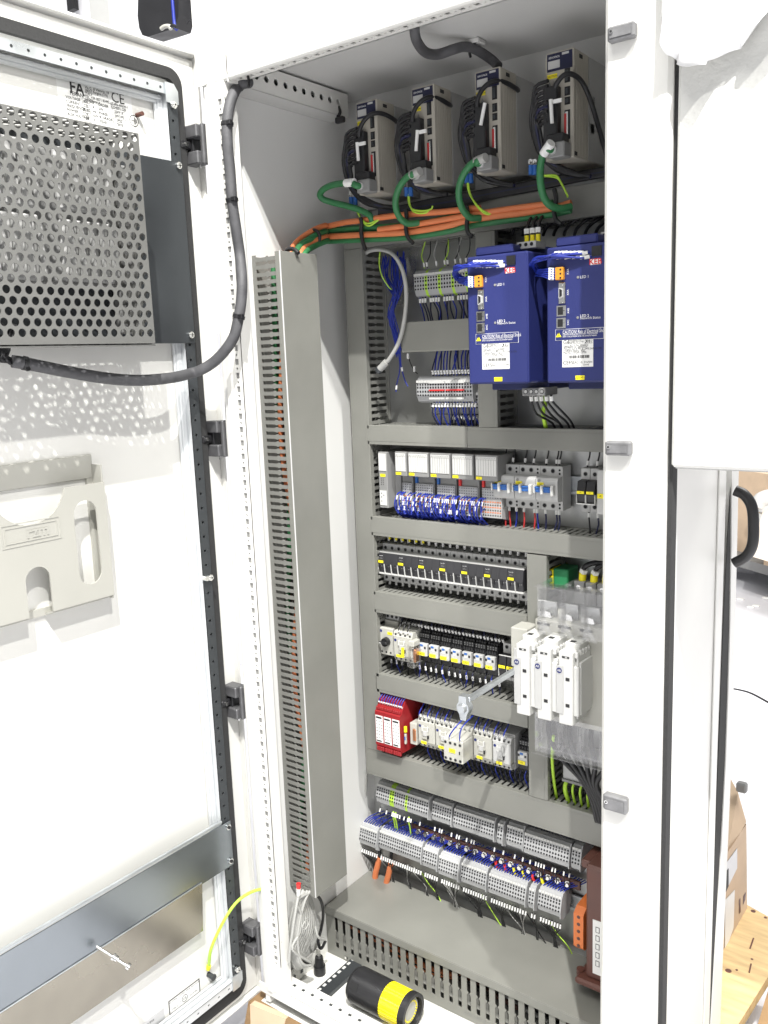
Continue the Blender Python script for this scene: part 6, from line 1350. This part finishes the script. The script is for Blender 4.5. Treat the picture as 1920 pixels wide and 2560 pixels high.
a, b = P(1838, 1175, 4.5), P(1893, 1330, 4.5); m = MB(); m.box(a[0] - .1, b[0], 4.5, 5, b[2] - .4, a[2] + .3, HALLW, .01); part(t4, 'body', m)
m = MB(); a2, b2_ = P(1876, 1175, 4.45), P(1883, 1250, 4.45); m.box(a2[0], b2_[0], 4.45, 4.5, b2_[2], a2[2] + .3, BLACK, .01); part(t4, 'dark_post', m)
for i in range(5): a_, b_ = P(1846, 1200 + i * 14, 4.48), P(1872, 1206 + i * 14, 4.48); m = MB(); m.box(a_[0], b_[0], 4.47, 4.5, b_[2], a_[2], GREYP, .004); part(t4, 'drawer', m)
t5 = T('green_machine', 'green machine out of focus in the far background', 'machine', tuple(P(1905, 1240, 6))); a, b = P(1892, 1205, 6), P(1935, 1310, 6); m = MB(); m.box(a[0], b[0] + .6, 6, 6.6, b[2], a[2], GRNP, .08); part(t5, 'body', m)
t6 = T('white_chair', 'white plastic seat and curved leg standing beside the trolley', 'chair', tuple(P(1905, 1265, 4)))
m = MB(); m.tube([P(1896, 1264, 4), P(1905, 1250, 4), P(1925, 1243, 4), P(1950, 1240, 4)], .05, WPL, n=10); m.tube([P(1900, 1268, 4), P(1915, 1272, 4), P(1935, 1262, 4)], .03, WPL, n=8); part(t6, 'seat', m)
m = MB(); m.tube([P(1906, 1285, 4), P(1902, 1300, 4), P(1898, 1320, 4), P(1897, 1340, 4)], .022, WPL, n=8); part(t6, 'leg', m)
m = MB(); m.tube([fl(1828, 1722), fl(1850, 1726), fl(1880, 1735), fl(1930, 1762)], .006, WBLACK, n=6); solo('floor_cable', m, 'thin dark cable lying on the bright floor in the background', 'cable')
random.seed(8)
for i in range(7):
    q = fl(random.uniform(1845, 1915), random.uniform(1480, 1560)); m = MB(); m.box(q[0] - .02, q[0] + .02, q[1] - .015, q[1] + .015, FZ, FZ + .01, PAPER, .003); solo('paper_scrap', m, 'small white scrap of paper lying on the floor near the trolley', 'scrap', 'paper scraps on the floor')
# wooden block under the cabinet corner
def wb(u, v, y): return P(u, v, y)
t = T('wooden_block', 'rough sawn wooden block wrapped with tape under the lower left corner', 'wooden block', tuple(PZ(680, 2500, -1.42)))
q = P(655, 2530, -.36)
m = MB(); m.convex([(-1.325, -.435, -1.52), (-1.14, -.40, -1.52), (-1.14, -.20, -1.52), (-1.325, -.20, -1.52), (-1.315, -.40, -1.386), (-1.14, -.385, -1.386), (-1.14, -.20, -1.386), (-1.315, -.20, -1.386)], [(0, 1, 2, 3), (4, 5, 6, 7), (0, 1, 5, 4), (1, 2, 6, 5), (2, 3, 7, 6), (3, 0, 4, 7)], WOOD2); part(t, 'timber', m)
m = MB(); m.convex([(-1.30, -.412, -1.43), (-1.22, -.405, -1.44), (-1.22, -.38, -1.42), (-1.30, -.39, -1.42), (-1.305, -.405, -1.3855), (-1.21, -.392, -1.3855), (-1.21, -.38, -1.3855), (-1.305, -.39, -1.3855)], [(0, 1, 2, 3), (4, 5, 6, 7), (0, 1, 5, 4), (1, 2, 6, 5), (2, 3, 7, 6), (3, 0, 4, 7)], CARD); part(t, 'paper_wrap', m)
m = MB(); m.box(-1.292, -.412, FY + .003, .03, -1.3855, -1.3845, WHITE); part(cab, 'bottom_skin', m)
